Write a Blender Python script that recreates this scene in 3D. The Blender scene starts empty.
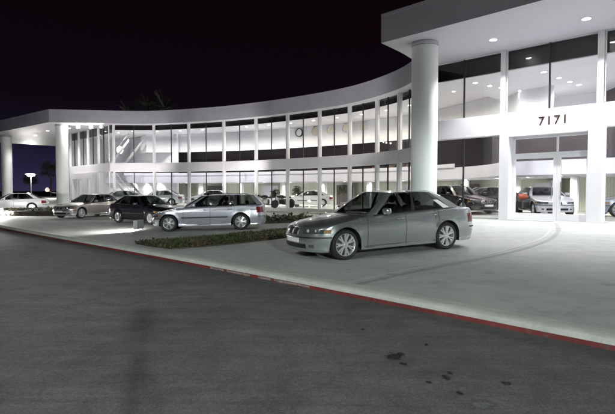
import bpy, bmesh, math, random
from math import sin, cos, pi, radians, sqrt, atan2
from mathutils import Vector, Matrix
random.seed(7)
scene = bpy.context.scene
COL = scene.collection
R2 = sqrt(2.0)
UP_P = 980.
LOT_P, SUN_S = 43000., .015

# ------------------------------------------------------------------ helpers
def link(o):
    COL.objects.link(o); return o

def tag(o, label=None, cat=None, group=None, kind=None):
    if label: o['label'] = label
    if cat: o['category'] = cat
    if group: o['group'] = group
    if kind: o['kind'] = kind
    return o

def empty(name, loc=(0, 0, 0), rz=0, parent=None):
    o = link(bpy.data.objects.new(name, None))
    o.empty_display_size = .3
    o.location = loc; o.rotation_euler = (0, 0, rz)
    if parent: o.parent = parent
    return o

class MB:
    """collects geometry that is linked as ONE mesh object"""
    def __init__(s): s.v = []; s.f = []; s.off = (0, 0, 0)
    def add(s, vs, fs):
        b = len(s.v); s.v += [tuple(v) for v in vs]
        s.f += [tuple(i + b for i in f) for f in fs]; return s
    def box(s, x0, x1, y0, y1, z0, z1):
        vs = [(x, y, z) for z in (z0, z1) for y in (y0, y1) for x in (x0, x1)]
        return s.add(vs, [(0, 2, 3, 1), (4, 5, 7, 6), (0, 1, 5, 4), (1, 3, 7, 5), (3, 2, 6, 7), (2, 0, 4, 6)])
    def obox(s, a, b, w, z0, z1):
        """upright box from plan point a to plan point b, width w"""
        d = Vector((b[0] - a[0], b[1] - a[1])); n = Vector((-d.y, d.x)).normalized() * (w / 2)
        P = [(a[0] + n.x, a[1] + n.y), (a[0] - n.x, a[1] - n.y), (b[0] - n.x, b[1] - n.y), (b[0] + n.x, b[1] + n.y)]
        return s.prism(P, z0, z1)
    def prism(s, P, z0, z1):
        n = len(P)
        vs = [(p[0], p[1], z0) for p in P] + [(p[0], p[1], z1) for p in P]
        fs = [(i, (i + 1) % n, n + (i + 1) % n, n + i) for i in range(n)]
        return s.add(vs, fs + [tuple(range(n - 1, -1, -1)), tuple(range(n, 2 * n))])
    def ribbon(s, A, B, z0, z1):
        """closed wall between plan polylines A and B (same count)"""
        n = len(A); vs = []
        for a, b in zip(A, B):
            vs += [(a[0], a[1], z0), (b[0], b[1], z0), (b[0], b[1], z1), (a[0], a[1], z1)]
        fs = []
        for i in range(n - 1):
            k = 4 * i
            for j in range(4):
                fs.append((k + j, k + (j + 1) % 4, k + 4 + (j + 1) % 4, k + 4 + j))
        fs += [(3, 2, 1, 0), (4 * n - 4, 4 * n - 3, 4 * n - 2, 4 * n - 1)]
        return s.add(vs, fs)
    def tube(s, pts, r, n=8, cap=True):
        pts = [Vector(p) for p in pts]; m = len(pts)
        rs = r if isinstance(r, (list, tuple)) else [r] * m
        vs = []; fs = []
        up = None
        for i, p in enumerate(pts):
            t = (pts[min(i + 1, m - 1)] - pts[max(i - 1, 0)]).normalized()
            if up is None:
                up = Vector((0, 0, 1)) if abs(t.z) < .9 else Vector((1, 0, 0))
            a = t.cross(up).normalized(); b = a.cross(t).normalized(); up = b
            for k in range(n):
                q = 2 * pi * k / n
                vs.append(p + (a * cos(q) + b * sin(q)) * rs[i])
        for i in range(m - 1):
            for k in range(n):
                fs.append((i * n + k, i * n + (k + 1) % n, (i + 1) * n + (k + 1) % n, (i + 1) * n + k))
        if cap: fs += [tuple(range(n - 1, -1, -1)), tuple(range((m - 1) * n, m * n))]
        return s.add(vs, fs)
    def lathe(s, prof, n=32, axis='z', c=(0, 0, 0), closed=False):
        """prof: (r, h) pairs"""
        vs = []; fs = []; m = len(prof)
        for k in range(n):
            q = 2 * pi * k / n
            for r, h in prof:
                if axis == 'z': vs.append((c[0] + r * cos(q), c[1] + r * sin(q), c[2] + h))
                elif axis == 'y': vs.append((c[0] + r * cos(q), c[1] + h, c[2] + r * sin(q)))
                else: vs.append((c[0] + h, c[1] + r * cos(q), c[2] + r * sin(q)))
        for k in range(n):
            for j in range(m - 1 + (1 if closed else 0)):
                a = k * m + j; b = k * m + (j + 1) % m; k2 = (k + 1) % n
                fs.append((a, b, k2 * m + (j + 1) % m, k2 * m + j))
        return s.add(vs, fs)
    def ball(s, c, r, n=12, m=8):
        rx, ry, rz = r if isinstance(r, (tuple, list)) else (r, r, r)
        vs = [(c[0], c[1], c[2] - rz)]; fs = []
        for j in range(1, m):
            a = -pi / 2 + pi * j / m
            for k in range(n):
                q = 2 * pi * k / n
                vs.append((c[0] + rx * cos(a) * cos(q), c[1] + ry * cos(a) * sin(q), c[2] + rz * sin(a)))
        vs.append((c[0], c[1], c[2] + rz)); t = len(vs) - 1
        for k in range(n):
            fs.append((0, 1 + (k + 1) % n, 1 + k))
            fs.append((t, t - n + k, t - n + (k + 1) % n))
            for j in range(m - 2):
                a = 1 + j * n
                fs.append((a + k, a + (k + 1) % n, a + n + (k + 1) % n, a + n + k))
        return s.add(vs, fs)
    def build(s, name, mat, parent=None, smooth=None, bevel=0, loc=None, fix=True):
        me = bpy.data.meshes.new(name)
        o = s.off
        me.from_pydata([(v[0] - o[0], v[1] - o[1], v[2] - o[2]) for v in s.v], [], s.f)
        if fix:
            bm = bmesh.new(); bm.from_mesh(me)
            bmesh.ops.recalc_face_normals(bm, faces=bm.faces)
            bm.to_mesh(me); bm.free()
        if smooth is not None:
            me.polygons.foreach_set('use_smooth', [True] * len(me.polygons))
            if smooth < 179: me.set_sharp_from_angle(angle=radians(smooth))
        me.materials.append(mat)
        ob = link(bpy.data.objects.new(name, me))
        if parent: ob.parent = parent
        if loc: ob.location = loc
        if bevel:
            b = ob.modifiers.new('bevel', 'BEVEL'); b.width = bevel; b.segments = 2; b.limit_method = 'ANGLE'
        return ob

def copy_tree(o, parent=None):
    c = o.copy(); COL.objects.link(c); c.parent = parent
    for ch in o.children: copy_tree(ch, c)
    return c

def lerp(a, b, t): return a + (b - a) * t
def smooth01(t):
    t = max(0., min(1., t)); return t * t * (3 - 2 * t)
def interp(T, x):
    if x <= T[0][0]: return T[0][1]
    for (a, b), (c, d) in zip(T, T[1:]):
        if x <= c: return b + (d - b) * (x - a) / (c - a)
    return T[-1][1]
def sinterp(T, x):
    """smooth (catmull-rom like) interpolation"""
    n = len(T)
    if x <= T[0][0]: return T[0][1]
    if x >= T[-1][0]: return T[-1][1]
    for i in range(n - 1):
        if x <= T[i + 1][0]:
            x0, y0 = T[i]; x1, y1 = T[i + 1]; hh = x1 - x0; t = (x - x0) / hh
            def sl(k):
                if k == 0: return (T[1][1] - T[0][1]) / (T[1][0] - T[0][0])
                if k == n - 1: return (T[-1][1] - T[-2][1]) / (T[-1][0] - T[-2][0])
                return (T[k + 1][1] - T[k - 1][1]) / (T[k + 1][0] - T[k - 1][0])
            m0, m1 = sl(i) * hh, sl(i + 1) * hh
            return (2*t**3 - 3*t*t + 1) * y0 + (t**3 - 2*t*t + t) * m0 + (-2*t**3 + 3*t*t) * y1 + (t**3 - t*t) * m1
def catmull(P, n=12):
    out = []
    for i in range(len(P) - 1):
        p0 = P[max(i - 1, 0)]; p1 = P[i]; p2 = P[i + 1]; p3 = P[min(i + 2, len(P) - 1)]
        for k in range(n):
            t = k / n
            out.append(tuple(.5 * (2*p1[j] + (-p0[j] + p2[j])*t + (2*p0[j] - 5*p1[j] + 4*p2[j] - p3[j])*t*t + (-p0[j] + 3*p1[j] - 3*p2[j] + p3[j])*t**3) for j in range(len(p1))))
    out.append(tuple(P[-1])); return out
def uv(u, v): return ((u + v) / R2, (v - u) / R2)          # site axes (along kerb, away from kerb) -> world
def to_uv(x, y): return ((x - y) / R2, (x + y) / R2)

# ------------------------------------------------------------------ materials
def nodes(name):
    m = bpy.data.materials.new(name); m.use_nodes = True
    nt = m.node_tree; nt.nodes.clear()
    out = nt.nodes.new('ShaderNodeOutputMaterial')
    return m, nt, out
def setin(n, **kw):
    for k, v in kw.items(): n.inputs[k.replace('_', ' ')].default_value = v
def P(name, col, rough=.5, metal=0., coat=0., var=0., scale=6., bump=0., bscale=40., spec=.5, detail=4., flake=0.):
    m, nt, out = nodes(name)
    b = nt.nodes.new('ShaderNodeBsdfPrincipled')
    b.inputs['Base Color'].default_value = (*col, 1); b.inputs['Roughness'].default_value = rough
    b.inputs['Metallic'].default_value = metal; b.inputs['Coat Weight'].default_value = coat
    b.inputs['Coat Roughness'].default_value = .04
    b.inputs['Specular IOR Level'].default_value = spec
    nt.links.new(b.outputs[0], out.inputs[0])
    tc = nt.nodes.new('ShaderNodeTexCoord')
    if var:
        n = nt.nodes.new('ShaderNodeTexNoise'); setin(n, Scale=scale, Detail=detail)
        nt.links.new(tc.outputs['Object'], n.inputs['Vector'])
        r = nt.nodes.new('ShaderNodeMapRange'); setin(r, From_Min=.3, From_Max=.7, To_Min=1 - var, To_Max=1 + var)
        nt.links.new(n.outputs['Fac'], r.inputs['Value'])
        mx = nt.nodes.new('ShaderNodeVectorMath'); mx.operation = 'SCALE'
        mx.inputs[0].default_value = col
        nt.links.new(r.outputs[0], mx.inputs['Scale']); nt.links.new(mx.outputs[0], b.inputs['Base Color'])
        r2 = nt.nodes.new('ShaderNodeMapRange'); setin(r2, From_Min=.3, From_Max=.7, To_Min=max(.02, rough * .85), To_Max=min(1, rough * 1.15))
        nt.links.new(n.outputs['Fac'], r2.inputs['Value']); nt.links.new(r2.outputs[0], b.inputs['Roughness'])
    if bump:
        n2 = nt.nodes.new('ShaderNodeTexNoise'); setin(n2, Scale=bscale, Detail=6.)
        nt.links.new(tc.outputs['Object'], n2.inputs['Vector'])
        bp = nt.nodes.new('ShaderNodeBump'); setin(bp, Strength=bump, Distance=.02)
        nt.links.new(n2.outputs['Fac'], bp.inputs['Height']); nt.links.new(bp.outputs[0], b.inputs['Normal'])
    return m
def E(name, col, strength):
    m, nt, out = nodes(name)
    e = nt.nodes.new('ShaderNodeEmission'); e.inputs[0].default_value = (*col, 1); e.inputs[1].default_value = strength
    nt.links.new(e.outputs[0], out.inputs[0]); return m
def GLASS(name, tint=(.93, .95, .95), ior=1.5, rough=.0):
    m, nt, out = nodes(name)
    t = nt.nodes.new('ShaderNodeBsdfTransparent'); t.inputs[0].default_value = (*tint, 1)
    g = nt.nodes.new('ShaderNodeBsdfGlossy'); g.inputs['Color'].default_value = (1, 1, 1, 1); g.inputs['Roughness'].default_value = rough
    f = nt.nodes.new('ShaderNodeFresnel'); f.inputs['IOR'].default_value = ior
    mx = nt.nodes.new('ShaderNodeMixShader')
    ge = nt.nodes.new('ShaderNodeNewGeometry'); inv = nt.nodes.new('ShaderNodeMath'); inv.operation = 'SUBTRACT'; inv.inputs[0].default_value = 1.
    nt.links.new(ge.outputs['Backfacing'], inv.inputs[1])
    ml = nt.nodes.new('ShaderNodeMath'); ml.operation = 'MULTIPLY'; nt.links.new(f.outputs[0], ml.inputs[0]); nt.links.new(inv.outputs[0], ml.inputs[1])
    nt.links.new(ml.outputs[0], mx.inputs[0]); nt.links.new(t.outputs[0], mx.inputs[1]); nt.links.new(g.outputs[0], mx.inputs[2])
    nt.links.new(mx.outputs[0], out.inputs[0]); return m

def ramp(nt, src, stops):
    r = nt.nodes.new('ShaderNodeValToRGB')
    cr = r.color_ramp
    while len(cr.elements) > 1: cr.elements.remove(cr.elements[-1])
    cr.elements[0].position = stops[0][0]; cr.elements[0].color = (*stops[0][1], 1)
    for p, c in stops[1:]:
        e = cr.elements.new(p); e.color = (*c, 1)
    nt.links.new(src, r.inputs[0]); return r.outputs[0]
def mix(nt, fac, a, b, mode='MIX'):
    n = nt.nodes.new('ShaderNodeMix'); n.data_type = 'RGBA'; n.blend_type = mode
    for s, i in ((fac, 0), (a, 6), (b, 7)):
        if isinstance(s, (int, float)): n.inputs[i].default_value = s
        elif isinstance(s, tuple): n.inputs[i].default_value = (*s, 1)
        else: nt.links.new(s, n.inputs[i])
    return n.outputs[2]
def noise(nt, vec, scale, detail=5., rough=.55, dist=0.):
    n = nt.nodes.new('ShaderNodeTexNoise'); setin(n, Scale=scale, Detail=detail, Roughness=rough, Distortion=dist)
    nt.links.new(vec, n.inputs['Vector']); return n.outputs['Fac']
def mapping(nt, rot=0, scale=(1, 1, 1)):
    tc = nt.nodes.new('ShaderNodeTexCoord'); mp = nt.nodes.new('ShaderNodeMapping')
    mp.inputs['Rotation'].default_value = (0, 0, rot); mp.inputs['Scale'].default_value = scale
    nt.links.new(tc.outputs['Object'], mp.inputs[0]); return mp.outputs[0]

def asphalt_mat():
    m, nt, out = nodes('asphalt')
    b = nt.nodes.new('ShaderNodeBsdfPrincipled'); nt.links.new(b.outputs[0], out.inputs[0])
    v = mapping(nt)
    big = noise(nt, v, .35, 4, .6)
    base = ramp(nt, big, [(.3, (.100, .099, .104)), (.5, (.125, .124, .128)), (.7, (.150, .149, .152))])
    fine = noise(nt, v, 62, 3, .8)
    base = mix(nt, .75, base, ramp(nt, fine, [(.36, (.62, .62, .62)), (.5, (.97, .97, .97)), (.62, (1.35, 1.35, 1.32)), (.7, (1.9, 1.9, 1.85))]), 'MULTIPLY')
    base = mix(nt, .7, base, ramp(nt, noise(nt, v, 24, 4, .7), [(.38, (.78, .78, .78)), (.5, (1, 1, 1)), (.62, (1.22, 1.22, 1.2))]), 'MULTIPLY')
    base = mix(nt, .5, base, ramp(nt, noise(nt, v, 2.2, 6, .75, .5), [(.36, (.6, .6, .62)), (.5, (1, 1, 1)), (.64, (1.3, 1.3, 1.28))]), 'MULTIPLY')
    # sweeping tyre streaks, roughly along the road
    vs = mapping(nt, radians(45 + 18), (.16, 2.4, 1))
    st = noise(nt, vs, 2.6, 7, .68, .8)
    base = mix(nt, .6, base, ramp(nt, st, [(.36, (.78, .78, .79)), (.5, (1, 1, 1)), (.66, (1.22, 1.22, 1.2))]), 'MULTIPLY')
    # cracks
    vo = nt.nodes.new('ShaderNodeTexVoronoi'); vo.feature = 'DISTANCE_TO_EDGE'; setin(vo, Scale=.55)
    dn = nt.nodes.new('ShaderNodeVectorMath'); dn.operation = 'ADD'
    nz = nt.nodes.new('ShaderNodeTexNoise'); setin(nz, Scale=2.5, Detail=5.); nt.links.new(v, nz.inputs['Vector'])
    nt.links.new(v, dn.inputs[0]); nt.links.new(nz.outputs['Color'], dn.inputs[1]); nt.links.new(dn.outputs[0], vo.inputs['Vector'])
    ck = ramp(nt, vo.outputs['Distance'], [(0, (.55, .55, .55)), (.006, (1, 1, 1))])
    cm = ramp(nt, noise(nt, v, .5, 2), [(.5, (0, 0, 0)), (.6, (.9, .9, .9))])
    base = mix(nt, cm, base, mix(nt, 1., base, ck, 'MULTIPLY'))
    nt.links.new(base, b.inputs['Base Color'])
    b.inputs['Roughness'].default_value = .82; b.inputs['Specular IOR Level'].default_value = .3
    bp = nt.nodes.new('ShaderNodeBump'); setin(bp, Strength=.5, Distance=.006)
    nt.links.new(noise(nt, v, 120, 3, .7), bp.inputs['Height']); nt.links.new(bp.outputs[0], b.inputs['Normal'])
    return m
def concrete_mat(name, c0, c1, rough=.8, joints=None):
    m, nt, out = nodes(name)
    b = nt.nodes.new('ShaderNodeBsdfPrincipled'); nt.links.new(b.outputs[0], out.inputs[0])
    v = mapping(nt)
    base = ramp(nt, noise(nt, v, .28, 6, .62, .4), [(.3, c0), (.7, c1)])
    base = mix(nt, .5, base, ramp(nt, noise(nt, v, 3.2, 6, .7), [(.33, (.72, .72, .72)), (.5, (1, 1, 1)), (.7, (1.12, 1.12, 1.12))]), 'MULTIPLY')
    base = mix(nt, .55, base, ramp(nt, noise(nt, v, 60, 3, .8), [(.3, (.8, .8, .8)), (.7, (1.2, 1.2, 1.2))]), 'MULTIPLY')
    # tyre scuffs and dark drips
    vs = mapping(nt, radians(45 - 25), (.12, 2.0, 1))
    base = mix(nt, .5, base, ramp(nt, noise(nt, vs, 1.3, 5, .6, .2), [(.3, (.8, .81, .8)), (.48, (1, 1, 1)), (.75, (1.08, 1.08, 1.08))]), 'MULTIPLY')
    spots = ramp(nt, noise(nt, v, 1.7, 2, .4), [(.70, (1, 1, 1)), (.78, (.5, .5, .5))])
    base = mix(nt, .55, base, spots, 'MULTIPLY')
    if joints:
        for ang in (45, 135):
            vj = mapping(nt, radians(ang), (1 / joints, 1 / joints, 1))
            sx = nt.nodes.new('ShaderNodeSeparateXYZ'); nt.links.new(vj, sx.inputs[0])
            fr = nt.nodes.new('ShaderNodeMath'); fr.operation = 'FRACT'; nt.links.new(sx.outputs[0], fr.inputs[0])
            ln = ramp(nt, fr.outputs[0], [(0, (.6, .6, .6)), (.003, (.6, .6, .6)), (.005, (1, 1, 1))])
            base = mix(nt, .45, base, ln, 'MULTIPLY')
    nt.links.new(base, b.inputs['Base Color']); b.inputs['Roughness'].default_value = rough
    b.inputs['Specular IOR Level'].default_value = .35
    bp = nt.nodes.new('ShaderNodeBump'); setin(bp, Strength=.3, Distance=.004)
    nt.links.new(noise(nt, v, 70, 4, .7), bp.inputs['Height']); nt.links.new(bp.outputs[0], b.inputs['Normal'])
    return m
def red_kerb_mat():
    m, nt, out = nodes('red_kerb_paint')
    b = nt.nodes.new('ShaderNodeBsdfPrincipled'); nt.links.new(b.outputs[0], out.inputs[0])
    v = mapping(nt)
    wear = noise(nt, v, 7, 8, .75)
    c = mix(nt, ramp(nt, wear, [(.52, (0, 0, 0)), (.66, (1, 1, 1))]), (.15, .024, .023), (.12, .075, .068))
    c = mix(nt, .6, c, ramp(nt, noise(nt, v, 1.1, 5, .7), [(.3, (.5, .5, .5)), (.6, (1.1, 1.1, 1.1))]), 'MULTIPLY')
    nt.links.new(c, b.inputs['Base Color']); b.inputs['Roughness'].default_value = .7
    return m
def blind_mat():
    """back partition with pale vertical blinds"""
    m, nt, out = nodes('vertical_blinds')
    b = nt.nodes.new('ShaderNodeBsdfPrincipled'); nt.links.new(b.outputs[0], out.inputs[0])
    v = mapping(nt)
    w = nt.nodes.new('ShaderNodeTexWave'); w.bands_direction = 'X'; setin(w, Scale=2.2, Distortion=.6)
    nt.links.new(v, w.inputs['Vector'])
    c = ramp(nt, w.outputs['Fac'], [(.1, (.60, .61, .54)), (.5, (.70, .71, .63)), (.9, (.75, .76, .69))])
    c2 = ramp(nt, noise(nt, mapping(nt, 0, (1, .3, .02)), .45, 2, .5), [(.36, (.25, .27, .22)), (.43, (1, 1, 1)), (.7, (1.15, 1.15, 1.1))])
    nt.links.new(mix(nt, .8, c, c2, 'MULTIPLY'), b.inputs['Base Color']); b.inputs['Roughness'].default_value = .7
    return m
def leaf_mat(name, a, b_, rough=.55):
    m, nt, out = nodes(name)
    b = nt.nodes.new('ShaderNodeBsdfPrincipled'); nt.links.new(b.outputs[0], out.inputs[0])
    g = nt.nodes.new('ShaderNodeNewGeometry')
    nt.links.new(ramp(nt, g.outputs['Random Per Island'], [(0, a), (1, b_)]), b.inputs['Base Color'])
    b.inputs['Roughness'].default_value = rough; return m

def stain(name, col):
    m, nt, out = nodes(name)
    b = nt.nodes.new('ShaderNodeBsdfPrincipled'); b.inputs['Base Color'].default_value = (*col, 1); b.inputs['Roughness'].default_value = .7
    tc = nt.nodes.new('ShaderNodeTexCoord')
    sub = nt.nodes.new('ShaderNodeVectorMath'); sub.operation = 'SUBTRACT'; sub.inputs[1].default_value = (.5, .5, .0)
    nt.links.new(tc.outputs['Generated'], sub.inputs[0])
    mz_ = nt.nodes.new('ShaderNodeVectorMath'); mz_.operation = 'MULTIPLY'; mz_.inputs[1].default_value = (1, 1, 0); nt.links.new(sub.outputs[0], mz_.inputs[0])
    ln = nt.nodes.new('ShaderNodeVectorMath'); ln.operation = 'LENGTH'; nt.links.new(mz_.outputs[0], ln.inputs[0])
    n = noise(nt, tc.outputs['Object'], 22, 4, .7)
    ad = nt.nodes.new('ShaderNodeMath'); ad.operation = 'ADD'; nt.links.new(ln.outputs['Value'], ad.inputs[0]); nt.links.new(n, ad.inputs[1])
    nt.links.new(ramp(nt, ad.outputs[0], [(.62, (1, 1, 1)), (.92, (0, 0, 0))]), b.inputs['Alpha'])
    nt.links.new(b.outputs[0], out.inputs[0]); return m
M = dict(
    asphalt=asphalt_mat(),
    lot=concrete_mat('lot_concrete', (.325, .34, .325), (.42, .43, .41), .78, 5.2),
    walk=concrete_mat('walk_concrete', (.36, .375, .355), (.44, .45, .43), .8),
    kerb=concrete_mat('kerb_concrete', (.42, .43, .41), (.54, .55, .52), .75),
    gutter=concrete_mat('gutter_concrete', (.255, .265, .25), (.32, .33, .315), .8),
    red=red_kerb_mat(),
    letter=P('kerb_letter_paint', (.22, .19, .18), .7, var=.4, scale=14),
    oil=stain('oil_stain', (.010, .010, .011)),
    tar=stain('tar_patch', (.13, .135, .125)),
    soil=P('soil', (.05, .04, .03), .95, var=.3, scale=4, bump=.5),
    white=P('white_paint', (.66, .65, .68), .45, var=.03, scale=1.2),
    offwhite=P('interior_white', (.80, .79, .82), .6, var=.03, scale=.8),
    lav=P('lavender_white', (.70, .68, .76), .55, var=.04, scale=.7),
    col=P('column_plaster', (.74, .77, .75), .5, var=.03, scale=1.),
    fascia=P('fascia_metal', (.44, .435, .485), .45, metal=.1, var=.07, scale=.8),
    soffit=P('soffit_panel', (.56, .54, .59), .55, var=.03, scale=.6),
    frame=P('window_frame_paint', (.72, .74, .74), .4),
    dark=P('dark_mullion', (.03, .028, .03), .35, metal=.3),
    spandrel=P('dark_spandrel', (.016, .011, .013), .25),
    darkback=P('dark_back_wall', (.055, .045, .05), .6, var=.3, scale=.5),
    floor=P('showroom_floor', (.60, .59, .58), .18, var=.06, scale=.5),
    carpet=P('mezzanine_carpet', (.12, .11, .12), .9),
    blinds=blind_mat(),
    glass=GLASS('facade_glass', (.93, .95, .95), 1.45),
    bronze=P('bronze_digit', (.045, .022, .016), .4, metal=.5),
    lamp=E('lamp_glow', (1., .95, .86), 30.),
    lampsoft=E('soft_lamp_glow', (1., .93, .75), 4.),
    lampw=E('flood_glow', (1., .97, .92), 160.),
    lampo=E('sodium_glow', (1., .70, .38), 6.),
    fixture=P('grey_fixture', (.42, .42, .43), .5, metal=.4),
    pole=P('galvanised_pole', (.35, .36, .37), .45, metal=.7),
    rubber=P('tyre_rubber', (.016, .016, .017), .75, bump=.2, bscale=60),
    alloy=P('alloy_wheel', (.74, .75, .76), .24, metal=.7),
    discs=P('brake_disc', (.12, .115, .11), .45, metal=.8),
    blackpl=P('black_plastic', (.018, .018, .019), .45),
    under=P('underbody_black', (.008, .008, .008), .8),
    chrome=P('chrome', (.75, .75, .77), .12, metal=1.),
    carglass=GLASS('car_glass', (.27, .29, .285), 1.55),
    lens=P('lens_clear', (.10, .11, .12), .10, metal=.5, coat=1.),
    bulb=P('reflector_bowl', (.8, .8, .82), .1, metal=1.),
    bowl=P('lamp_bowl_glass', (.62, .64, .66), .08, metal=.35, coat=1.),
    amber=P('amber_lens', (.24, .125, .03), .15, coat=1.),
    redlens=P('red_lens', (.14, .012, .012), .15, coat=1.),
    plate=P('number_plate', (.70, .70, .72), .4),
    bluelab=P('roundel_blue', (.12, .17, .26), .3, coat=1.),
    plainwhite=P('plain_white', (.82, .82, .80), .6),
    seat=P('dark_leather', (.035, .032, .032), .5, var=.2, scale=8),
    tan=P('grey_leather', (.16, .15, .145), .5, var=.1, scale=8),
    trunk=P('palm_trunk_bark', (.09, .07, .05), .9, var=.35, scale=5, bump=.6),
    frond=leaf_mat('palm_frond', (.06, .085, .035), (.11, .14, .06)),
    leaf=leaf_mat('ground_leaf', (.030, .045, .018), (.075, .085, .035)),
    dryleaf=leaf_mat('dry_leaf', (.08, .045, .028), (.18, .10, .07)),
    hedge=leaf_mat('hedge_leaf', (.045, .06, .03), (.10, .11, .06)),
    pot=P('pot_ceramic', (.22, .20, .19), .5),
    disc=P('wall_disc_cream', (.72, .67, .54), .4, var=.08, scale=3),
    wood=P('desk_wood', (.20, .12, .07), .4, var=.2, scale=6),
    stair=P('stair_steel', (.50, .50, .53), .4),
    cam=P('camera_black', (.02, .02, .02), .4),
)
def paint(name, col, metal=.0, rough=.32, coat=1.):
    return P(name, col, rough, metal, coat, spec=.5)
PAINT = dict(
    hero=paint('silver_green_paint', (.44, .475, .475), .82, .22),
    wagon=paint('silver_blue_paint', (.48, .49, .55), .65, .26),
    black=paint('black_paint', (.008, .008, .012), 0, .2),
    bronze=paint('bronze_silver_paint', (.36, .33, .34), .55, .3),
    white=paint('white_car_paint', (.62, .62, .64), 0, .3),
    silver=paint('silver_paint', (.62, .62, .67), .5, .3),
    maroon=paint('dark_maroon_paint', (.018, .009, .011), .1, .25),
    grey=paint('grey_paint', (.20, .21, .25), .5, .3),
    orange=paint('orange_red_paint', (.30, .05, .015), 0, .3),
)

# ------------------------------------------------------------------ ground levels
def road_z(u): return -.17 * smooth01((-4 - u) / 24.)
def lot_slope(u): return lerp(.004, .0238, smooth01((u + 20) / 14.))
KV = 5.66                                                           # kerb line
def lot_z(u, v):
    return road_z(u) + .13 + lot_slope(u) * max(0, min(v, 20.0) - KV - .3)
FLOOR = .47
def sheet(name, us, vs, zf, mat, kind='structure', label=None):
    mb = MB(); n = len(vs)
    for u in us:
        for v in vs:
            x, y = uv(u, v); mb.v.append((x, y, zf(u, v)))
    for i in range(len(us) - 1):
        for j in range(n - 1):
            mb.f.append((i * n + j, (i + 1) * n + j, (i + 1) * n + j + 1, i * n + j + 1))
    o = mb.build(name, mat, smooth=60, fix=False); tag(o, label, kind=kind); return o
def rng(a, b, s):
    n = max(1, int(round((b - a) / s))); return [a + (b - a) * i / n for i in range(n + 1)]

sheet('asphalt_road', [-900, -300, -120] + rng(-90, 40, 2) + [120, 400], [-400, -100, -40, -15, -5, 0, 3, KV - .001, 7, 300, 900],
      lambda u, v: road_z(u) - (0 if v < KV else .25 if v < 60 else .25), M['asphalt'])
sheet('concrete_lot', [-140] + rng(-90, 40, 2), [KV + .32] + rng(KV + 1.6, 20, 1.2) + [60],
      lambda u, v: lot_z(u, v), M['lot'])
sheet('sidewalk', [-140] + rng(-90, 40, 2), [KV + .3, KV + .9, KV + 1.55], lambda u, v: lot_z(u, v) + .004, M['walk'])

def strip_solid(name, us, prof, mat, parent=None):
    """sweep a (v, dz above the road) profile along the kerb"""
    mb = MB(); n = len(prof)
    for u in us:
        for v, dz in prof:
            x, y = uv(u, v); mb.v.append((x, y, road_z(u) + dz))
    for i in range(len(us) - 1):
        for j in range(n - 1):
            mb.f.append((i * n + j, (i + 1) * n + j, (i + 1) * n + j + 1, i * n + j + 1))
    o = mb.build(name, mat, smooth=40, fix=False)
    if parent: o.parent = parent
    return o
kerb_u = [-140] + rng(-90, 30, 1.5)
k = strip_solid('kerb', kerb_u, [(KV - .0122, .0565), (KV - .008, .118), (KV + .02, .138), (KV + .16, .139), (KV + .31, .136)], M['kerb'])
tag(k, kind='structure')
kr = strip_solid('kerb_face', kerb_u, [(KV - .016, -.012), (KV - .0125, .056)], M['red'])
tag(kr, kind='structure')
# worn pale stencilled patches on the red face
def kerb_patch(u0, u1, z0, z1):
    mb = MB(); us = rng(u0, u1, .15)
    for i, u in enumerate(us):
        j = random.uniform(-.008, .008)
        for zz in (z0 + j, z1 + j * .5):
            v = KV - .0185 + .0035 * zz / .056
            x, y = uv(u, v); mb.v.append((x, y, road_z(u) + zz))
    for i in range(len(us) - 1): mb.f.append((2 * i, 2 * i + 2, 2 * i + 3, 2 * i + 1))
    o = mb.build('kerb_marking', M['letter'], fix=False); tag(o, kind='structure')
for a, b in ((-8.55, -8.05), (-7.95, -7.2), (-6.95, -6.6), (-6.5, -5.6)): kerb_patch(a, b, .012, .046)

# curved gutter joint from the entrance to the kerb
def drape(name, pts, w, mat, dz):
    P2 = catmull(pts, 14); mb = MB()
    for i, p in enumerate(P2):
        a = P2[max(i - 1, 0)]; b = P2[min(i + 1, len(P2) - 1)]
        d = Vector((b[0] - a[0], b[1] - a[1])).normalized(); nrm = Vector((-d.y, d.x)) * w / 2
        for sgn in (1, -1):
            x, y = p[0] + nrm.x * sgn, p[1] + nrm.y * sgn
            mb.v.append((x, y, lot_z(*to_uv(x, y)) + dz))
    for i in range(len(P2) - 1): mb.f.append((2 * i, 2 * i + 1, 2 * i + 3, 2 * i + 2))
    o = mb.build(name, mat, fix=False); tag(o, kind='structure'); return o
curve = [(9.15, 17.6), (8.0, 15.2), (6.6, 12.95), (5.15, 11.3), (3.85, 10.1), (2.6, 9.15), (1.5, 8.25), (.72, 7.55)]
drape('lot_gutter', curve, .13, M['gutter'], .004)
drape('lot_joint', [(x - .22, y + .1) for x, y in curve], .06, M['kerb'], .005)

# oil spots and a small pale patch on the asphalt
def blob(name, x, y, rx, ry, mat, dz=.004, seed=0):
    rd = random.Random(seed); mb = MB(); n = 18
    mb.v.append((x, y, dz))
    for i in range(n):
        q = 2 * pi * i / n; r = rd.uniform(.55, 1.15)
        mb.v.append((x + rx * r * cos(q), y + ry * r * sin(q), dz))
    for i in range(n): mb.f.append((0, 1 + i, 1 + (i + 1) % n))
    o = mb.build(name, mat, fix=False); tag(o, kind='structure')
def road_pt(px, py):
    Y = 478 * 1.65 / (py - 190); return ((px - 307.5) / 478 * Y, Y)
for i, (px, py, s) in enumerate([(394, 358.5, .10), (401, 356.5, .07), (404, 366, .045), (449, 380, .06), (451, 375.5, .04), (428, 347, .04), (509, 386, .05), (430, 385, .035), (363, 331, .035), (462, 396, .04)]):
    x, y = road_pt(px, py); blob('oil_spot', x, y, s, s * 1.5, M['oil'], seed=i)
x, y = road_pt(485, 407); blob('tar_patch', x, y, .17, .15, M['tar'], seed=44)

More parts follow.
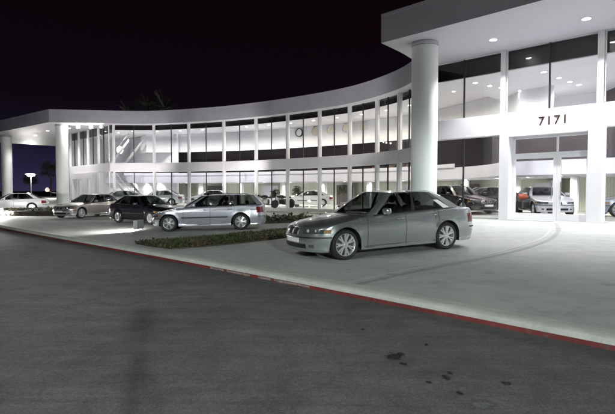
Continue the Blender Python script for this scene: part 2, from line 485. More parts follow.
# ------------------------------------------------------------------ dealership
BASE = (-20., 22.)
bx, by = uv(*BASE)
BLD = empty('dealership_building', (bx, by, 0), -pi / 4)
tag(BLD, 'white two-storey glass car showroom with a concave curved front and deep flat canopies', 'building')
class BB(MB):
    def __init__(s): super().__init__(); s.off = (BASE[0], BASE[1], 0)
ZS, ZT = 7.42, 8.50
edge = catmull([(-54.8, 12.0), (-44.6, 13.4)], 1)
curve_pts = [(-44.6, 13.4), (-42.2, 16.6), (-39.5, 19.8), (-34.9, 22.3), (-30.3, 23.8), (-25.3, 24.6), (-20.8, 24.7), (-17.0, 23.7), (-14.3, 22.2), (-12.4, 20.0), (-11.7, 17.8), (-11.4, 15.5)]
roof_front = [(-68, 10.6)] + catmull(curve_pts, 8) + [(16, 15.5)]
outline = roof_front + [(16, 44), (-68, 44)]
mb = BB(); n = len(outline)
mb.add([(p[0], p[1], ZS + .002) for p in outline] + [(p[0], p[1], ZT) for p in outline],
       [tuple(range(n, 2 * n))] + [(i, (i + 1) % n, n + (i + 1) % n, n + i) for i in range(n)])
roof = mb.build('roof', M['fascia'], BLD, smooth=25)
mb = BB(); mb.add([(p[0], p[1], ZS) for p in outline], [tuple(range(n - 1, -1, -1))])
mb.build('soffit', M['soffit'], BLD, fix=False)
# thin dark drip line under the fascia
mb = BB(); mb.ribbon([(p[0], p[1]) for p in roof_front], [(p[0] + .0, p[1] - .02) for p in roof_front], ZT - .07, ZT + .03)
mb.build('roof_coping', M['fascia'], roof)

# glass line
wing = catmull([(-42.3, 17.7), (-39.7, 20.5), (-35.1, 22.9), (-30.4, 24.4), (-25.2, 25.2), (-20.7, 25.3), (-16.7, 24.3), (-13.9, 22.7), (-12.1, 20.0)], 16)
GL = [(-52.3, 17.7)] + wing + [(15.5, 20.0)]
def dist_to(Pl, p):
    best = 1e9
    for a, b in zip(Pl, Pl[1:]):
        ax, ay = b[0] - a[0], b[1] - a[1]; l2 = ax * ax + ay * ay
        t = max(0, min(1, ((p[0] - a[0]) * ax + (p[1] - a[1]) * ay) / l2)) if l2 else 0
        best = min(best, math.hypot(p[0] - a[0] - ax * t, p[1] - a[1] - ay * t))
    return best
def offset(Pl, d):
    out = []
    for i, p in enumerate(Pl):
        a = Pl[max(i - 1, 0)]; b = Pl[min(i + 1, len(Pl) - 1)]
        t = Vector((b[0] - a[0], b[1] - a[1])).normalized(); nn = Vector((-t.y, t.x))
        q = (p[0] + nn.x * d, p[1] + nn.y * d)
        if abs(d) < .5 or dist_to(Pl, q) > abs(d) * .97: out.append(q)
    return out
def arc_sample(Pl, s):
    for a, b in zip(Pl, Pl[1:]):
        l = math.hypot(b[0] - a[0], b[1] - a[1])
        if s <= l: return (a[0] + (b[0] - a[0]) * s / l, a[1] + (b[1] - a[1]) * s / l)
        s -= l
    return Pl[-1]
def arc_len(Pl): return sum(math.hypot(b[0] - a[0], b[1] - a[1]) for a, b in zip(Pl, Pl[1:]))
def wall(Pl, d0, d1, z0, z1, name, mat, parent=BLD, smooth=25):
    A = offset(Pl, d0); 
    t = d1 - d0
    B = []
    for i, p in enumerate(A):
        a = A[max(i - 1, 0)]; b = A[min(i + 1, len(A) - 1)]
        tt = Vector((b[0] - a[0], b[1] - a[1])).normalized(); B.append((p[0] - tt.y * t, p[1] + tt.x * t))
    mb = BB(); mb.ribbon(A, B, z0, z1); return mb.build(name, mat, parent, smooth=smooth)

PAV = [(-52.3, 17.7), (-42.3, 17.7)]
ENT = [(-12.1, 20.0), (15.5, 20.0)]
# levels: (floor, lower head, upper sill, spandrel bottom)
WF = .25
L_W = (WF, 3.28, 4.02, 7.02); L_E = (.47, 3.95, 4.80, 6.62)
PORT0, PORT1 = -8.95, -5.15                                           # entrance portal extent along u
# white bands between storeys
wall(PAV, -.12, .12, 3.28, 4.02, 'storey_band', M['white'])
wall(wing, -.12, .12, 3.28, 4.02, 'storey_band', M['white'])
wall(ENT, -.10, .14, 3.95, 4.80, 'storey_band', M['white'])
# plinths
wall(PAV, -.1, .2, -.3, WF, 'plinth', M['kerb'])
wall(wing, -.1, .2, -.3, WF, 'plinth', M['kerb'])

def window(a, b, z0, z1, mid=True, fmat='frame', midmat='dark'):
    """one glazed bay: frame with two panes and a thin dark centre mullion"""
    t = Vector((b[0] - a[0], b[1] - a[1])); L = t.length; t.normalize()
    p = lambda s: (a[0] + t.x * s, a[1] + t.y * s)
    f = BB(); w = .032
    f.obox(p(0), p(L), .08, z0, z0 + w); f.obox(p(0), p(L), .08, z1 - w, z1)
    f.obox(p(0), p(w), .08, z0 + w, z1 - w); f.obox(p(L - w), p(L), .08, z0 + w, z1 - w)
    fr = f.build('window', M[fmat], BLD)
    spans = [(w, L / 2 - .024), (L / 2 + .024, L - w)] if mid else [(w, L - w)]
    if mid:
        m = BB(); m.obox(p(L / 2 - .024), p(L / 2 + .024), .09, z0 + w, z1 - w); m.build('mullion', M[midmat], fr)
    for s0, s1 in spans:
        g = BB(); g.obox(p(s0), p(s1), .012, z0 + w, z1 - w); g.build('pane', M['glass'], fr)
    return fr
def post(p, t, w, d, z0, z1, mat='white'):
    mb = BB(); t = Vector(t).normalized()
    mb.obox((p[0] - t.x * w / 2, p[1] - t.y * w / 2), (p[0] + t.x * w / 2, p[1] + t.y * w / 2), d, z0, z1)
    mb.build('mullion', M[mat], BLD)
stations = [.25, 3.8, 7.25, 10.8, 14.1, 17.3, 20.4, 23.2, 25.9, 28.2, 30.6]
WL = arc_len(wing)
stations.append(WL - .12)
PW = [arc_sample(wing, s) for s in stations]
for i, (s, p) in enumerate(zip(stations, PW)):
    q = arc_sample(wing, min(s + .3, WL)); q0 = arc_sample(wing, max(s - .3, 0))
    post(p, (q[0] - q0[0], q[1] - q0[1]), .15, .28, .3, ZS - .002)
def shrink(a, b, e):
    t = Vector((b[0] - a[0], b[1] - a[1])).normalized() * e
    return (a[0] + t.x, a[1] + t.y), (b[0] - t.x, b[1] - t.y)
for a, b in zip(PW, PW[1:]):
    a, b = shrink(a, b, .08)
    window(a, b, L_W[0], L_W[1]); window(a, b, L_W[2], ZS - .004)
# pavilion front: four bays, the first one an entrance frame
pv = [-52.2, -49.9, -47.5, -45.0, -42.6]
for u in pv[:-1]: post((u, 17.7), (1, 0), .12, .2, .3, ZS - .002)
for a, b in zip(pv, pv[1:]):
    window((a + .065, 17.7), (b - .065, 17.7), .25, 3.28, mid=False); window((a + .065, 17.7), (b - .065, 17.7), 4.02, ZS - .004)
# white portal of the pavilion
mb = BB(); mb.box(-51.0, -50.5, 17.2, 17.58, -.3, 3.26); mb.box(-45.7, -45.2, 17.2, 17.58, -.3, 3.26); mb.box(-50.5, -45.7, 17.2, 17.58, 2.72, 3.26)
mb.build('pavilion_portal', M['white'], BLD)
mb = BB(); mb.box(-52.5, -52.3, 17.62, 30, 0, ZS - .003); mb.build('side_wall', M['white'], BLD)
# entrance facade
eu = [-11.95, -8.40, -4.84, -1.3, 2.3, 6.2, 10.5, 15.4]
for u in eu: post((u, 20.0), (1, 0), .2, .3, .3, ZS - .002)
for a, b in zip(eu, eu[1:]):
    window((a + .11, 20.0), (b - .11, 20.0), 4.80, ZS - .004)
window((eu[0] + .11, 20.0), (eu[1] - .11, 20.0), .47, 3.95)
for a, b in zip(eu[2:], eu[3:]): window((a + .11, 20.0), (b - .11, 20.0), .47, 3.95)
wall(ENT, -.1, .2, -.2, .465, 'plinth', M['kerb'])

# portal: deep white box round the doors
PT = empty('entrance_portal', (0, 0, 0), 0, BLD)
p0, p1, pf = -8.30, -4.62, 19.35
d0, d1 = -7.92, -5.08; HEADZ = 3.78
mb = BB(); mb.box(p0, d0, pf, 19.89, .3, 4.06); mb.box(d1, p1, pf, 19.89, .3, 4.06); mb.box(d0, d1, pf, 19.89, HEADZ, 4.06)
mb.build('portal_surround', M['white'], PT)
mb = BB(); mb.box(d0, d1, pf, 19.93, .3, .462); mb.build('threshold', M['kerb'], PT)
# transom and doors
dv = 19.78; mz = 3.02
ms = -6.22
def glazed(name, a, b, z0, z1, w, bot=None, parent=PT):
    f = BB(); bot = bot or w
    f.box(a, b, dv - .04, dv + .04, z0, z0 + bot); f.box(a, b, dv - .04, dv + .04, z1 - w, z1)
    f.box(a, a + w, dv - .04, dv + .04, z0 + bot, z1 - w); f.box(b - w, b, dv - .04, dv + .04, z0 + bot, z1 - w)
    fr = f.build(name, M['white'], parent)
    g = BB(); g.box(a + w, b - w, dv - .006, dv + .006, z0 + bot, z1 - w); g.build('pane', M['glass'], fr)
    return fr
tr = glazed('transom', d0, d1, mz + .003, HEADZ, .09)
m_ = BB(); m_.box(-6.25, -6.19, dv - .045, dv + .045, mz + .095, HEADZ - .092); m_.build('mullion', M['white'], tr)
for a, b, hs in ((d0, ms - .003, -1), (ms + .003, d1, 1)):
    d = glazed('door', a, b, .466, mz, .13, .26)
    h = BB(); hx = ms + hs * .16
    h.tube([(hx, dv - .05, 1.25), (hx, dv - .12, 1.3), (hx, dv - .12, 1.95), (hx, dv - .05, 2.0)], .018, 6); h.build('handle', M['chrome'], d)
# house number
cu = bpy.data.curves.new('street_number', 'FONT'); cu.body = '7171'; cu.size = .49; cu.extrude = .01; cu.space_character = 1.16; cu.offset = .003
tx = link(bpy.data.objects.new('street_number', cu)); tx.parent = BLD
tx.location = (-6.99 - BASE[0], 19.875 - BASE[1], 4.19); tx.rotation_euler = (pi / 2, 0, 0)
bpy.context.view_layer.update()
me_ = bpy.data.meshes.new_from_object(tx.evaluated_get(bpy.context.evaluated_depsgraph_get())); me_.materials.clear(); me_.materials.append(M['bronze'])
nb_ = link(bpy.data.objects.new('street_number', me_)); nb_.parent = BLD; nb_.location = tx.location; nb_.rotation_euler = tx.rotation_euler
bpy.data.objects.remove(tx); nb_.name = 'street_number'

# columns
def column(u, v, r=.51):
    x, y = u, v; g = lot_z(u, v) - .05
    mb = BB(); mb.lathe([(0, g), (r + .03, g), (r + .03, g + .25), (r, g + .27), (r, ZS - .16), (r - .04, ZS - .15), (r - .04, ZS - .001)], 48, c=(x, y, 0))
    c = mb.build('column', M['col'], BLD, smooth=40)
    mb = BB(); mb.lathe([(r - .035, ZS - .15), (r + .02, ZS - .145), (r + .02, ZS - .02), (r - .035, ZS - .015)], 48, c=(x, y, 0))
    mb.build('column_collar', M['fascia'], c, smooth=40)
for u, v in ((-10.2, 16.75), (-45.5, 14.7), (-59.0, 13.5), (2.5, 16.75), (12., 16.75)): column(u, v)

# ---- interior
mb = BB(); mb.prism([(-12.05, 20.06), (15.5, 20.06), (15.5, 36), (-12.05, 36)], WF - .1, FLOOR); mb.build('showroom_floor', M['floor'], BLD)
fw_ = [(-52.3, 17.7)] + wing[:-1] + [(-12.1, 20.1), (-12.1, 36), (-52.3, 36)]
mb = BB(); mb.add([(p[0], p[1] + .08, WF) for p in fw_], [tuple(range(len(fw_)))]); mb.build('showroom_floor', M['floor'], BLD, fix=False)
G2 = [(-52.3, 17.7)] + wing + [(15.5, 20.0)]
DM, DB = 3.6, 10.
mezz = offset(G2, DM); back = offset(G2, DB)
# mezzanine slab with its lavender edge
mb = BB(); sl = mezz + [(15.5, 35), (-52.3, 35)]
mb.prism(sl, 2.36, 3.03); mb.build('mezzanine', M['lav'], BLD)
_w = offset(wing[:-28], 3.55); mb = BB(); mb.ribbon(_w, [(p[0], p[1] + .12) for p in _w], 3.033, 3.27); mb.build('mezzanine_parapet', M['lav'], BLD, smooth=25)
# upper bulkhead: white curved wall hung from the roof, carries the round discs
BK = offset([(-46., 17.7)] + wing + [(-8., 20.0)], 4.6)
Bk2 = [(p[0] + .0, p[1] + .15) for p in BK]
mb = BB(); mb.ribbon(BK, Bk2, 5.35, 7.08); bulk = mb.build('bulkhead', M['offwhite'], BLD, smooth=25)
# ceiling behind the glass
def ceiling(Pl, d, z, name):
    A = offset(Pl, .35); Bq = offset(Pl, d)
    mb = BB(); poly = A + Bq[::-1]
    mb.prism(poly, z, z + .05); return mb.build(name, M['offwhite'], BLD)
ceiling([(-52.2, 17.7)] + wing + [(-12.1, 20.0)], 4.75, 7.09, 'showroom_ceiling')
mb = BB(); mb.box(-11.4, 15.5, 20.35, 28.3, 6.66, 6.72); mb.build('showroom_ceiling', M['offwhite'], BLD)
# dark panel behind the head of the glass
for Pl, z0 in ((PAV, 6.72), (wing, 6.98), ([(-11.8, 20.0), (15.5, 20.0)], 6.66)):
    wall(Pl, .2, .26, z0, ZS - .006, 'spandrel_panel', M['spandrel'])
for Pl, z0 in ((wing, 3.17), ):
    wall(Pl, .2, .26, z0, 3.4, 'spandrel_panel', M['spandrel'])
# back walls
A = back; mb = BB(); mb.ribbon(A, [(p[0], p[1] + .2) for p in A], WF, 2.36); mb.build('back_wall', M['blinds'], BLD, smooth=25)
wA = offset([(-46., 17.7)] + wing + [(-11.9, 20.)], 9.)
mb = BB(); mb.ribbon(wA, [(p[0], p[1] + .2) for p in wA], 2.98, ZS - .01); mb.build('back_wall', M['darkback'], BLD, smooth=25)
mb = BB(); mb.box(-10.5, 15.5, 28.0, 28.2, 2.98, 6.66); mb.build('back_wall', M['offwhite'], BLD)
# dark void above the mezzanine edge on the entrance side: its darkness put into a panel's colour
mb = BB(); mb.box(-11.2, 15.5, 25.2, 25.3, 2.98, 4.7); mb.build('void_panel', M['darkback'], BLD)
mb = BB(); mb.box(-11.2, 15.5, 25.2, 28.0, 4.7, 4.8); mb.build('office_ceiling', M['offwhite'], BLD)
mb = BB(); mb.box(15.5, 15.7, 20, 36, 0, ZS - .02); mb.build('side_wall', M['white'], BLD)
# white piers and dark partitions on the ground floor
pier = BB()
for i in range(17):
    p = arc_sample(offset(G2, 6.5), 2.0 + i * 4.6)
    m_ = BB(); m_.box(p[0] - .16, p[0] + .16, p[1] - .16, p[1] + .16, WF, 2.36); m_.build('interior_pier', M['offwhite'], BLD)
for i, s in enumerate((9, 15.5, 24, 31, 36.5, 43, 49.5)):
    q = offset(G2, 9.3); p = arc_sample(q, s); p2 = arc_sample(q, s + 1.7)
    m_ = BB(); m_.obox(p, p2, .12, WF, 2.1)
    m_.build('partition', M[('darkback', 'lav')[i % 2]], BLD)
# staircase in the left pavilion
ST = empty('staircase', (0, 0, 0), 0, BLD)
for v in (20.2, 21.6):
    a = BB()
    for (x0, z0), (x1, z1) in (((-44.0, .5), (-49.4, 3.6)), ((-49.4, 3.6), (-44.2, 6.2))):
        a.add([(x0, v, z0), (x1, v, z1), (x1, v, z1 + .34), (x0, v, z0 + .34), (x0, v + .06, z0), (x1, v + .06, z1), (x1, v + .06, z1 + .34), (x0, v + .06, z0 + .34)],
              [(0, 1, 2, 3), (7, 6, 5, 4), (0, 4, 5, 1), (3, 2, 6, 7), (0, 3, 7, 4), (1, 5, 6, 2)])
    a.build('stringer', M['stair'], ST)
a = BB()
for i in range(17):
    t = (i + .5) / 17; x = lerp(-44.0, -49.4, t); z = lerp(.5, 3.6, t) + .2
    a.box(x - .16, x + .16, 20.26, 21.6, z, z + .05)
a.build('treads', M['fixture'], ST)
a = BB(); a.tube([(-44.0, 20.23, 1.5), (-49.4, 20.23, 4.6)], .03, 6); a.tube([(-49.4, 20.23, 4.6), (-44.2, 20.23, 7.0)], .03, 6); a.build('handrail', M['fixture'], ST)
mb = BB(); mb.box(-52.2, -42.0, 24.0, 24.2, FLOOR, ZS - .02); mb.build('back_wall', M['offwhite'], BLD)

# hanging cluster lamp in the pavilion
px_, py_ = uv(-46.6, 20.4)
PL = empty('pendant_lamp', (px_, py_, 5.6)); tag(PL, 'bright hanging lamp behind the upper glass of the left pavilion', 'lamp')
mb = MB(); mb.tube([(0, 0, .3), (0, 0, ZS - 5.61)], .015, 6); mb.build('cord', M['fixture'], PL)
mb = MB(); mb.ball((0, 0, 0), (.3, .3, .36), 18, 12); mb.build('lamp_shade', M['lampsoft'], PL, smooth=60)
# round discs on the bulkhead
bl = arc_len(BK)
def disc(s, r, mat, ring):
    p = arc_sample(BK, s); a = arc_sample(BK, s - .3); b = arc_sample(BK, s + .3)
    ang = atan2(b[1] - a[1], b[0] - a[0])
    def rot(vs): return [(p[0] + x * cos(ang) - y * sin(ang), p[1] + x * sin(ang) + y * cos(ang), z) for x, y, z in vs]
    t = MB(); t.lathe([(0, -.16), (r - .08, -.16), (r - .06, -.14), (r - .06, -.03), (0, -.03)], 36, axis='y', c=(0, 0, 6.64))
    o = BB(); o.add(rot(t.v), t.f); d = o.build('wall_disc', M[mat], bulk, smooth=40)
    t = MB(); t.lathe([(r - .055, -.18), (r, -.17), (r, -.03), (r - .055, -.03)], 36, axis='y', c=(0, 0, 6.64))
    o = BB(); o.add(rot(t.v), t.f); o.build('disc_rim', M[ring], d, smooth=40)
disc(17.78, .37, 'offwhite', 'dark')
for s_ in (19.48, 21.04, 22.61, 24.32): disc(s_, .37, 'disc', 'lav')

# ---- lamps
def spot(loc, target, power, size=radians(120), blend=.6, col=(1, .96, .9), radius=.08, parent=None, name='lamp_light'):
    l = bpy.data.lights.new(name, 'SPOT'); l.energy = power; l.spot_size = size; l.spot_blend = blend
    l.color = col; l.shadow_soft_size = radius
    o = link(bpy.data.objects.new(name, l)); o.location = loc
    d = Vector(target) - Vector(loc); o.rotation_euler = d.to_track_quat('-Z', 'Y').to_euler()
    return o
def point(loc, power, col=(1, .96, .9), radius=.1, name='lamp_light'):
    l = bpy.data.lights.new(name, 'POINT'); l.energy = power; l.color = col; l.shadow_soft_size = radius
    o = link(bpy.data.objects.new(name, l)); o.location = loc; return o
def downlight(u, v, z, power, size=120, r=.11, col=(1, .95, .88), tgt=None, glow='lamp'):
    mb = BB(); mb.lathe([(r - .002, -.012), (r + .035, -.02), (r + .035, -.002), (r - .002, -.002)], 20, c=(u, v, z), closed=True)
    o = mb.build('downlight', M['white'], BLD)
    mb = BB(); mb.lathe([(0, -.008), (r, -.008), (r, -.003), (0, -.003)], 20, c=(u, v, z)); mb.build('lamp_disc', M[glow], o)
    if power:
        x, y = uv(u, v); tx_, ty_ = uv(*(tgt[:2] if tgt else (u, v)))
        spot((x, y, z - .05), (tx_, ty_, 0), power, radians(size), .5, col, .1)

# showroom upper downlights, along the glass
lineA = offset(G2, 1.5); lineB = offset([(-46, 17.7)] + wing + [(-12.1, 20)], 1.9)
LB = arc_len(lineB); k = 0
s = 1.0
while s < LB:
    p = arc_sample(lineB, s)
    q = arc_sample(offset([(-46, 17.7)] + wing + [(-12.1, 20)], 4.6), s * 1.02)
    downlight(p[0], p[1], 7.09, 160, 165, .09, (1, .97, .95) if p[0] < -30 else (1, .92, .76)); s += 2.3
for (u, v) in ((-10.4, 21.5), (-10.2, 22.6), (-10.0, 23.4), (-9.6, 24.8), (-8.8, 25.6), (-7.4, 21.6), (-7.3, 23.2), (-7.2, 24.4), (-7.1, 25.4), (-4.9, 23.3), (-2.5, 22.5), (0.5, 23.5), (4., 23.), (8., 23.)):
    downlight(u, v, 6.66, 95, 160, .10, (1, .97, .97))
# ground-floor downlights under the mezzanine
lineC = offset(G2, 6.2); LC = arc_len(lineC); s = 1.2
while s < LC:
    p = arc_sample(lineC, s); downlight(p[0], p[1], 2.36, 190, 160, .12, (1, .98, .86)); s += 2.9
# canopy downlights
for (u, v) in ((-8.1, 18.2), (-4.9, 18.2), (-1.5, 18.2), (2., 18.2), (5.5, 18.2)):
    downlight(u, v, ZS, 670, 120, .13, (.97, .97, 1), (u, v + .2), 'lamp')
for (u, v) in ((-47.5, 16.), (-51., 15.2), (-56., 15.5)):
    downlight(u, v, ZS, 420, 140, .13, (1, .97, .95))
# three floods under the pavilion soffit
for (u, v) in ((-44.3, 15.7), (-43.5, 16.5), (-42.65, 17.1)):
    FLD = BB(); FLD.box(u - .16, u + .16, v - .08, v + .1, ZS - .36, ZS - .08); FLD.tube([(u, v, ZS - .08), (u, v, ZS)], .02, 6)
    f = FLD.build('flood_lamp', M['fixture'], BLD)
    FLD = BB(); FLD.ball((u, v - .07, ZS - .22), (.15, .08, .13), 14, 8); FLD.build('lamp_lens', M['lampw'], f)
    x, y = uv(u, v - .12); tx_, ty_ = uv(u + 9, v - 6)
    spot((x, y, ZS - .2), (tx_, ty_, 0), 420, radians(130), .7, (1, .98, .95), .1)
#LIGHTS2

# ------------------------------------------------------------------ cars
def make_wheel(parent, name, loc, side, R, spokes, width=.225, rimr=None, style='double', n=40):
    """wheel > tyre, rim; side +1 = outward is +y"""
    w = empty(name, loc, 0 if side > 0 else pi, parent)
    rr = rimr or R * .70; h = width / 2
    t = MB(); t.lathe([(rr - .01, -h + .02), (rr + .01, -h + .005), (R - .03, -h), (R - .006, -h + .03), (R, -h + .06), (R, h - .06), (R - .006, h - .03), (R - .03, h), (rr + .012, h - .004), (rr - .006, h - .02)], n, axis='y')
    tyre = t.build('tyre', M['rubber'], w, smooth=50)
    b = MB(); b.lathe([(rr, h - .012), (rr + .004, h - .022), (rr - .018, h - .03), (rr - .03, h - .1), (rr - .03, -h + .03), (rr - .01, -h + .02)], n, axis='y')
    # spokes
    yo, yi = h - .028, h - .05
    for i in range(spokes):
        a = 2 * pi * i / spokes
        dirs = (-.13, .13) if style == 'double' else (0,)
        for da in dirs:
            w0, w1 = (.017, .022) if style == 'double' else (.036, .05)
            a0, a1 = a + da * .55, a + da * 1.25
            pts = []
            for (r, ang, ww, yy) in ((.055, a0, w0, yo + .002), (rr * .6, lerp(a0, a1, .6), (w0 + w1) / 2, yo - .004), (rr - .012, a1, w1, yi + .012)):
                c_, s_ = cos(ang), sin(ang)
                pts.append([(r * c_ - s_ * ww * k, yy - dy, r * s_ + c_ * ww * k) for k, dy in ((1, .014), (.55, 0), (-.55, 0), (-1, .014), (-.8, .05), (.8, .05))])
            vs = [q for ring in pts for q in ring]; fs = []
            for j in range(2):
                for k in range(6): fs.append((j * 6 + k, j * 6 + (k + 1) % 6, j * 6 + 6 + (k + 1) % 6, j * 6 + 6 + k))
            b.add(vs, fs)
    b.lathe([(0, yo + .012), (.03, yo + .011), (.036, yo + .004), (.07, yo), (.078, yo - .05)], 20, axis='y')
    b.build('rim', M['alloy'], w, smooth=40)
    d = MB(); d.lathe([(0, -.02), (rr * .78, -.02), (rr * .78, .0), (rr * .4, .005), (0, .005)], 24, axis='y'); d.lathe([(0, -.06), (rr - .035, -.06), (rr - .035, -.05), (0, -.05)], 24, axis='y')
    d.build('brake_disc', M['discs'], w, smooth=40)
    return w

def make_car(name, label, mat, K, cat='car', group=None, res=1., doors=2, wagon=False, interior=True, spokes=7, wstyle='double', kidneys=True, convertible=False, extras=()):
    root = empty(name); tag(root, label, cat, group)
    wb, fo, ro, W, H, R = K['wb'], K['fo'], K['ro'], K['W'] / 2, K['H'], K['R']
    xf, xr = wb + fo, -ro
    na, ta = K.get('na', .80), K.get('ta', .55)           # nose / tail rounding length
    AR = R + .052                                          # arch radius
    SP = [(.12, .93), (.19, .975), (.245, .978), (.275, .958), (.33, .970), (.45, .991), (.56, 1.0), (.68, .998), (.765, .992), (.785, .981), (.92, .950), (1.05, .915)]
    NO = [(.15, -.10), (.22, -.05), (.30, -.015), (.40, .0), (.50, .0), (.53, -.012), (.62, -.05), (.70, -.10), (.78, -.17)]
    TO = [(.15, -.14), (.25, -.05), (.38, .0), (.52, .0), (.56, -.02), (.72, -.035), (.88, -.05), (1.0, -.09)]
    if wagon: TO = [(.15, -.14), (.25, -.05), (.38, .0), (.54, .0), (.57, -.03), (.75, -.05), (.95, -.07)]
    BELT = K['belt']                                       # (x, z) from tail to nose
    CROWN = K.get('crown', [(xr, .015), (xr + .4, .03), (wb - .4, .05), (wb + .3, .05), (xf - .25, .035), (xf, .012)])
    # plan outline, half, nose centre -> tail centre
    pl = []                                                # (x, y, nose weight, tail weight)
    nn = int(14 * res) + 2
    for i in range(nn):
        t = (pi / 2) * (i / nn); e = 2 / 2.7
        pl.append((xf - na + na * max(cos(t), 0) ** e, W * .985 * sin(t) ** e if i else 0., max(cos(t), 0) ** e, 0.))
    xs = set(rng(xr + ta, xf - na, .11 / res))
    for xc in (0, wb):
        for i in range(int(14 * res) + 1):
            q = pi * i / int(14 * res); xs.add(xc + AR * cos(q))
        xs.add(xc + AR + .002); xs.add(xc - AR - .002)
    for x in K['doorx']: xs.add(x - .004); xs.add(x + .004)
    xs = sorted([x for x in xs if xr + ta - 1e-6 <= x <= xf - na + 1e-6], reverse=True)
    keep = [xs[0]]
    for x in xs[1:]:
        if keep[-1] - x > .0015: keep.append(x)
    for x in keep:
        t = (x - (xr + ta)) / ((xf - na) - (xr + ta)); pl.append((x, W * (.985 + .015 * sin(pi * min(1, max(0, t)))), 0., 0.))
    nt_ = int(10 * res) + 2
    for i in range(1, nt_ + 1):
        t = (pi / 2) * (i / nt_); e = 2 / 3.2
        pl.append((xr + ta - ta * sin(t) ** e, W * .985 * (max(cos(t), 0) ** e if i < nt_ else 0.), 0., sin(t) ** e))
    TL = [0, .04, .075, .11, .2, .33, .46, .58, .68, .745, .772, .80, .87, .93, .97, 1.0]
    def base(x):
        z = K.get('sill', .19)
        for xc in (0, wb):
            d = abs(x - xc)
            if d < AR: z = max(z, R + sqrt(max(AR * AR - d * d, 0)))
        return z
    def surf(p, z, inset=0.):
        """point of the skin at plan sample p and height z"""
        x0, y0, wn, wt = p
        x = x0 + wn * interp(NO, z) * (.35 + .65 * wn) - wt * interp(TO, z)
        x -= inset * wn; x += inset * wt
        yy = y0 * interp(SP, z); side = 1 - max(wn, wt) * .8
        # gentle flare over the arches
        for xc in (0, wb):
            d = abs(x0 - xc)
            if d < AR + .1: yy += .012 * max(0, 1 - abs(sqrt((x0 - xc) ** 2 + (z - R) ** 2) - AR) / .09) * (y0 / W)
        return (x, yy - inset * side * (1 if y0 > .001 else 0), z)
    m = len(pl); nl = len(TL)
    rows = []
    for p in pl:
        zb, zt = base(p[0]), sinterp(BELT, p[0] + p[2] * -.06)
        col = []
        for t in TL:
            ins = 0. if t < .9 else .028 * (1 - sqrt(max(0, 1 - ((t - .9) / .1) ** 2)))
            col.append(surf(p, zb + (zt - zb) * t, ins))
        rows.append(col)
    xw, xc_ = K['cab']                                     # cap is open between these (cabin)
    D = K['doorx']                                         # door edges, front -> rear, e.g. [a, b] or [a, b, c]
    body = MB(); dparts = {}
    def vid(mb, pt): mb.v.append(pt); return len(mb.v) - 1
    # sides
    for sgn in (1, -1):
        ids = {}; dids = {}
        def g(mb, store, i, j):
            if (i, j) not in store:
                x, y, z = rows[i][j]; store[(i, j)] = vid(mb, (x, y * sgn, z))
            return store[(i, j)]
        for i in range(m - 1):
            xm = (pl[i][0] + pl[i + 1][0]) / 2
            for j in range(nl - 1):
                k = None
                if j >= 1 and pl[i][2] == 0 and pl[i + 1][3] == 0:
                    for q in range(len(D) - 1):
                        if D[q] > xm > D[q + 1] and (D[q] - xm > .004 and xm - D[q + 1] > .004): k = q
                    if k is not None and k > 0:             # rear door clears the wheel arch
                        if abs(xm) < AR + .045 and rows[i][j][2] < R + sqrt(max(0, (AR + .045) ** 2 - xm * xm)) : k = None
                if k is None: mb, st = body, ids
                else:
                    key = (k, sgn)
                    if key not in dparts: dparts[key] = (MB(), {})
                    mb, st = dparts[key]
                a = [g(mb, st, i, j), g(mb, st, i + 1, j), g(mb, st, i + 1, j + 1), g(mb, st, i, j + 1)]
                mb.f.append(tuple(a) if sgn < 0 else tuple(a[::-1]))
    # cap (bonnet, scuttle, boot)
    nc = 12
    def cappt(i, k):
        x, y, z = rows[i][-1]; s = -1 + 2 * k / nc
        e = 1 - abs(s) ** 2.6
        return (x, y * s, z + sinterp(CROWN, x) * e)
    cid = {}
    def cg(i, k):
        if (i, k) not in cid: cid[(i, k)] = vid(body, cappt(i, k))
        return cid[(i, k)]
    for i in range(m - 1):
        xm = (pl[i][0] + pl[i + 1][0]) / 2
        if xc_ < xm < xw: continue
        for k in range(nc): body.f.append((cg(i, k), cg(i, k + 1), cg(i + 1, k + 1), cg(i + 1, k)))
    def finish(mb, nm, mt, parent, ang=32):
        me = bpy.data.meshes.new(nm); me.from_pydata(mb.v, [], mb.f)
        bm = bmesh.new(); bm.from_mesh(me); bmesh.ops.remove_doubles(bm, verts=bm.verts, dist=.0008)
        bmesh.ops.recalc_face_normals(bm, faces=bm.faces); bm.to_mesh(me); bm.free()
        me.polygons.foreach_set('use_smooth', [True] * len(me.polygons)); me.set_sharp_from_angle(angle=radians(ang))
        me.materials.append(mt); o = link(bpy.data.objects.new(nm, me)); o.parent = parent; return o
    finish(body, 'body', mat, root)
    doorobs = {}
    for (k, sgn), (mb, st) in dparts.items():
        d = finish(mb, 'door', mat, root); doorobs[(k, sgn)] = d
    # dark shut lines
    if res > .6:
        for sgn in (1, -1):
            for xq in D:
                seam = MB()
                idx = min(range(m), key=lambda i: abs(pl[i][0] - (xq + .004)) if pl[i][2] == 0 and pl[i][3] == 0 else 9)
                pts = []
                for j in range(1, nl):
                    x, y, z = rows[idx][j]
                    if abs(xq) < AR + .04 and z < R + sqrt(max(0, (AR + .045) ** 2 - xq * xq)): continue
                    pts.append((xq, y, z))
                for (a, b) in zip(pts, pts[1:]):
                    seam.add([(a[0] - .005, (a[1] + .002) * sgn, a[2]), (a[0] + .005, (a[1] + .002) * sgn, a[2]), (b[0] + .005, (b[1] + .002) * sgn, b[2]), (b[0] - .005, (b[1] + .002) * sgn, b[2])], [(0, 1, 2, 3)])
                seam.build('door_seam', M['under'], root, fix=False)
    # wheel wells and floor
    uw = MB()
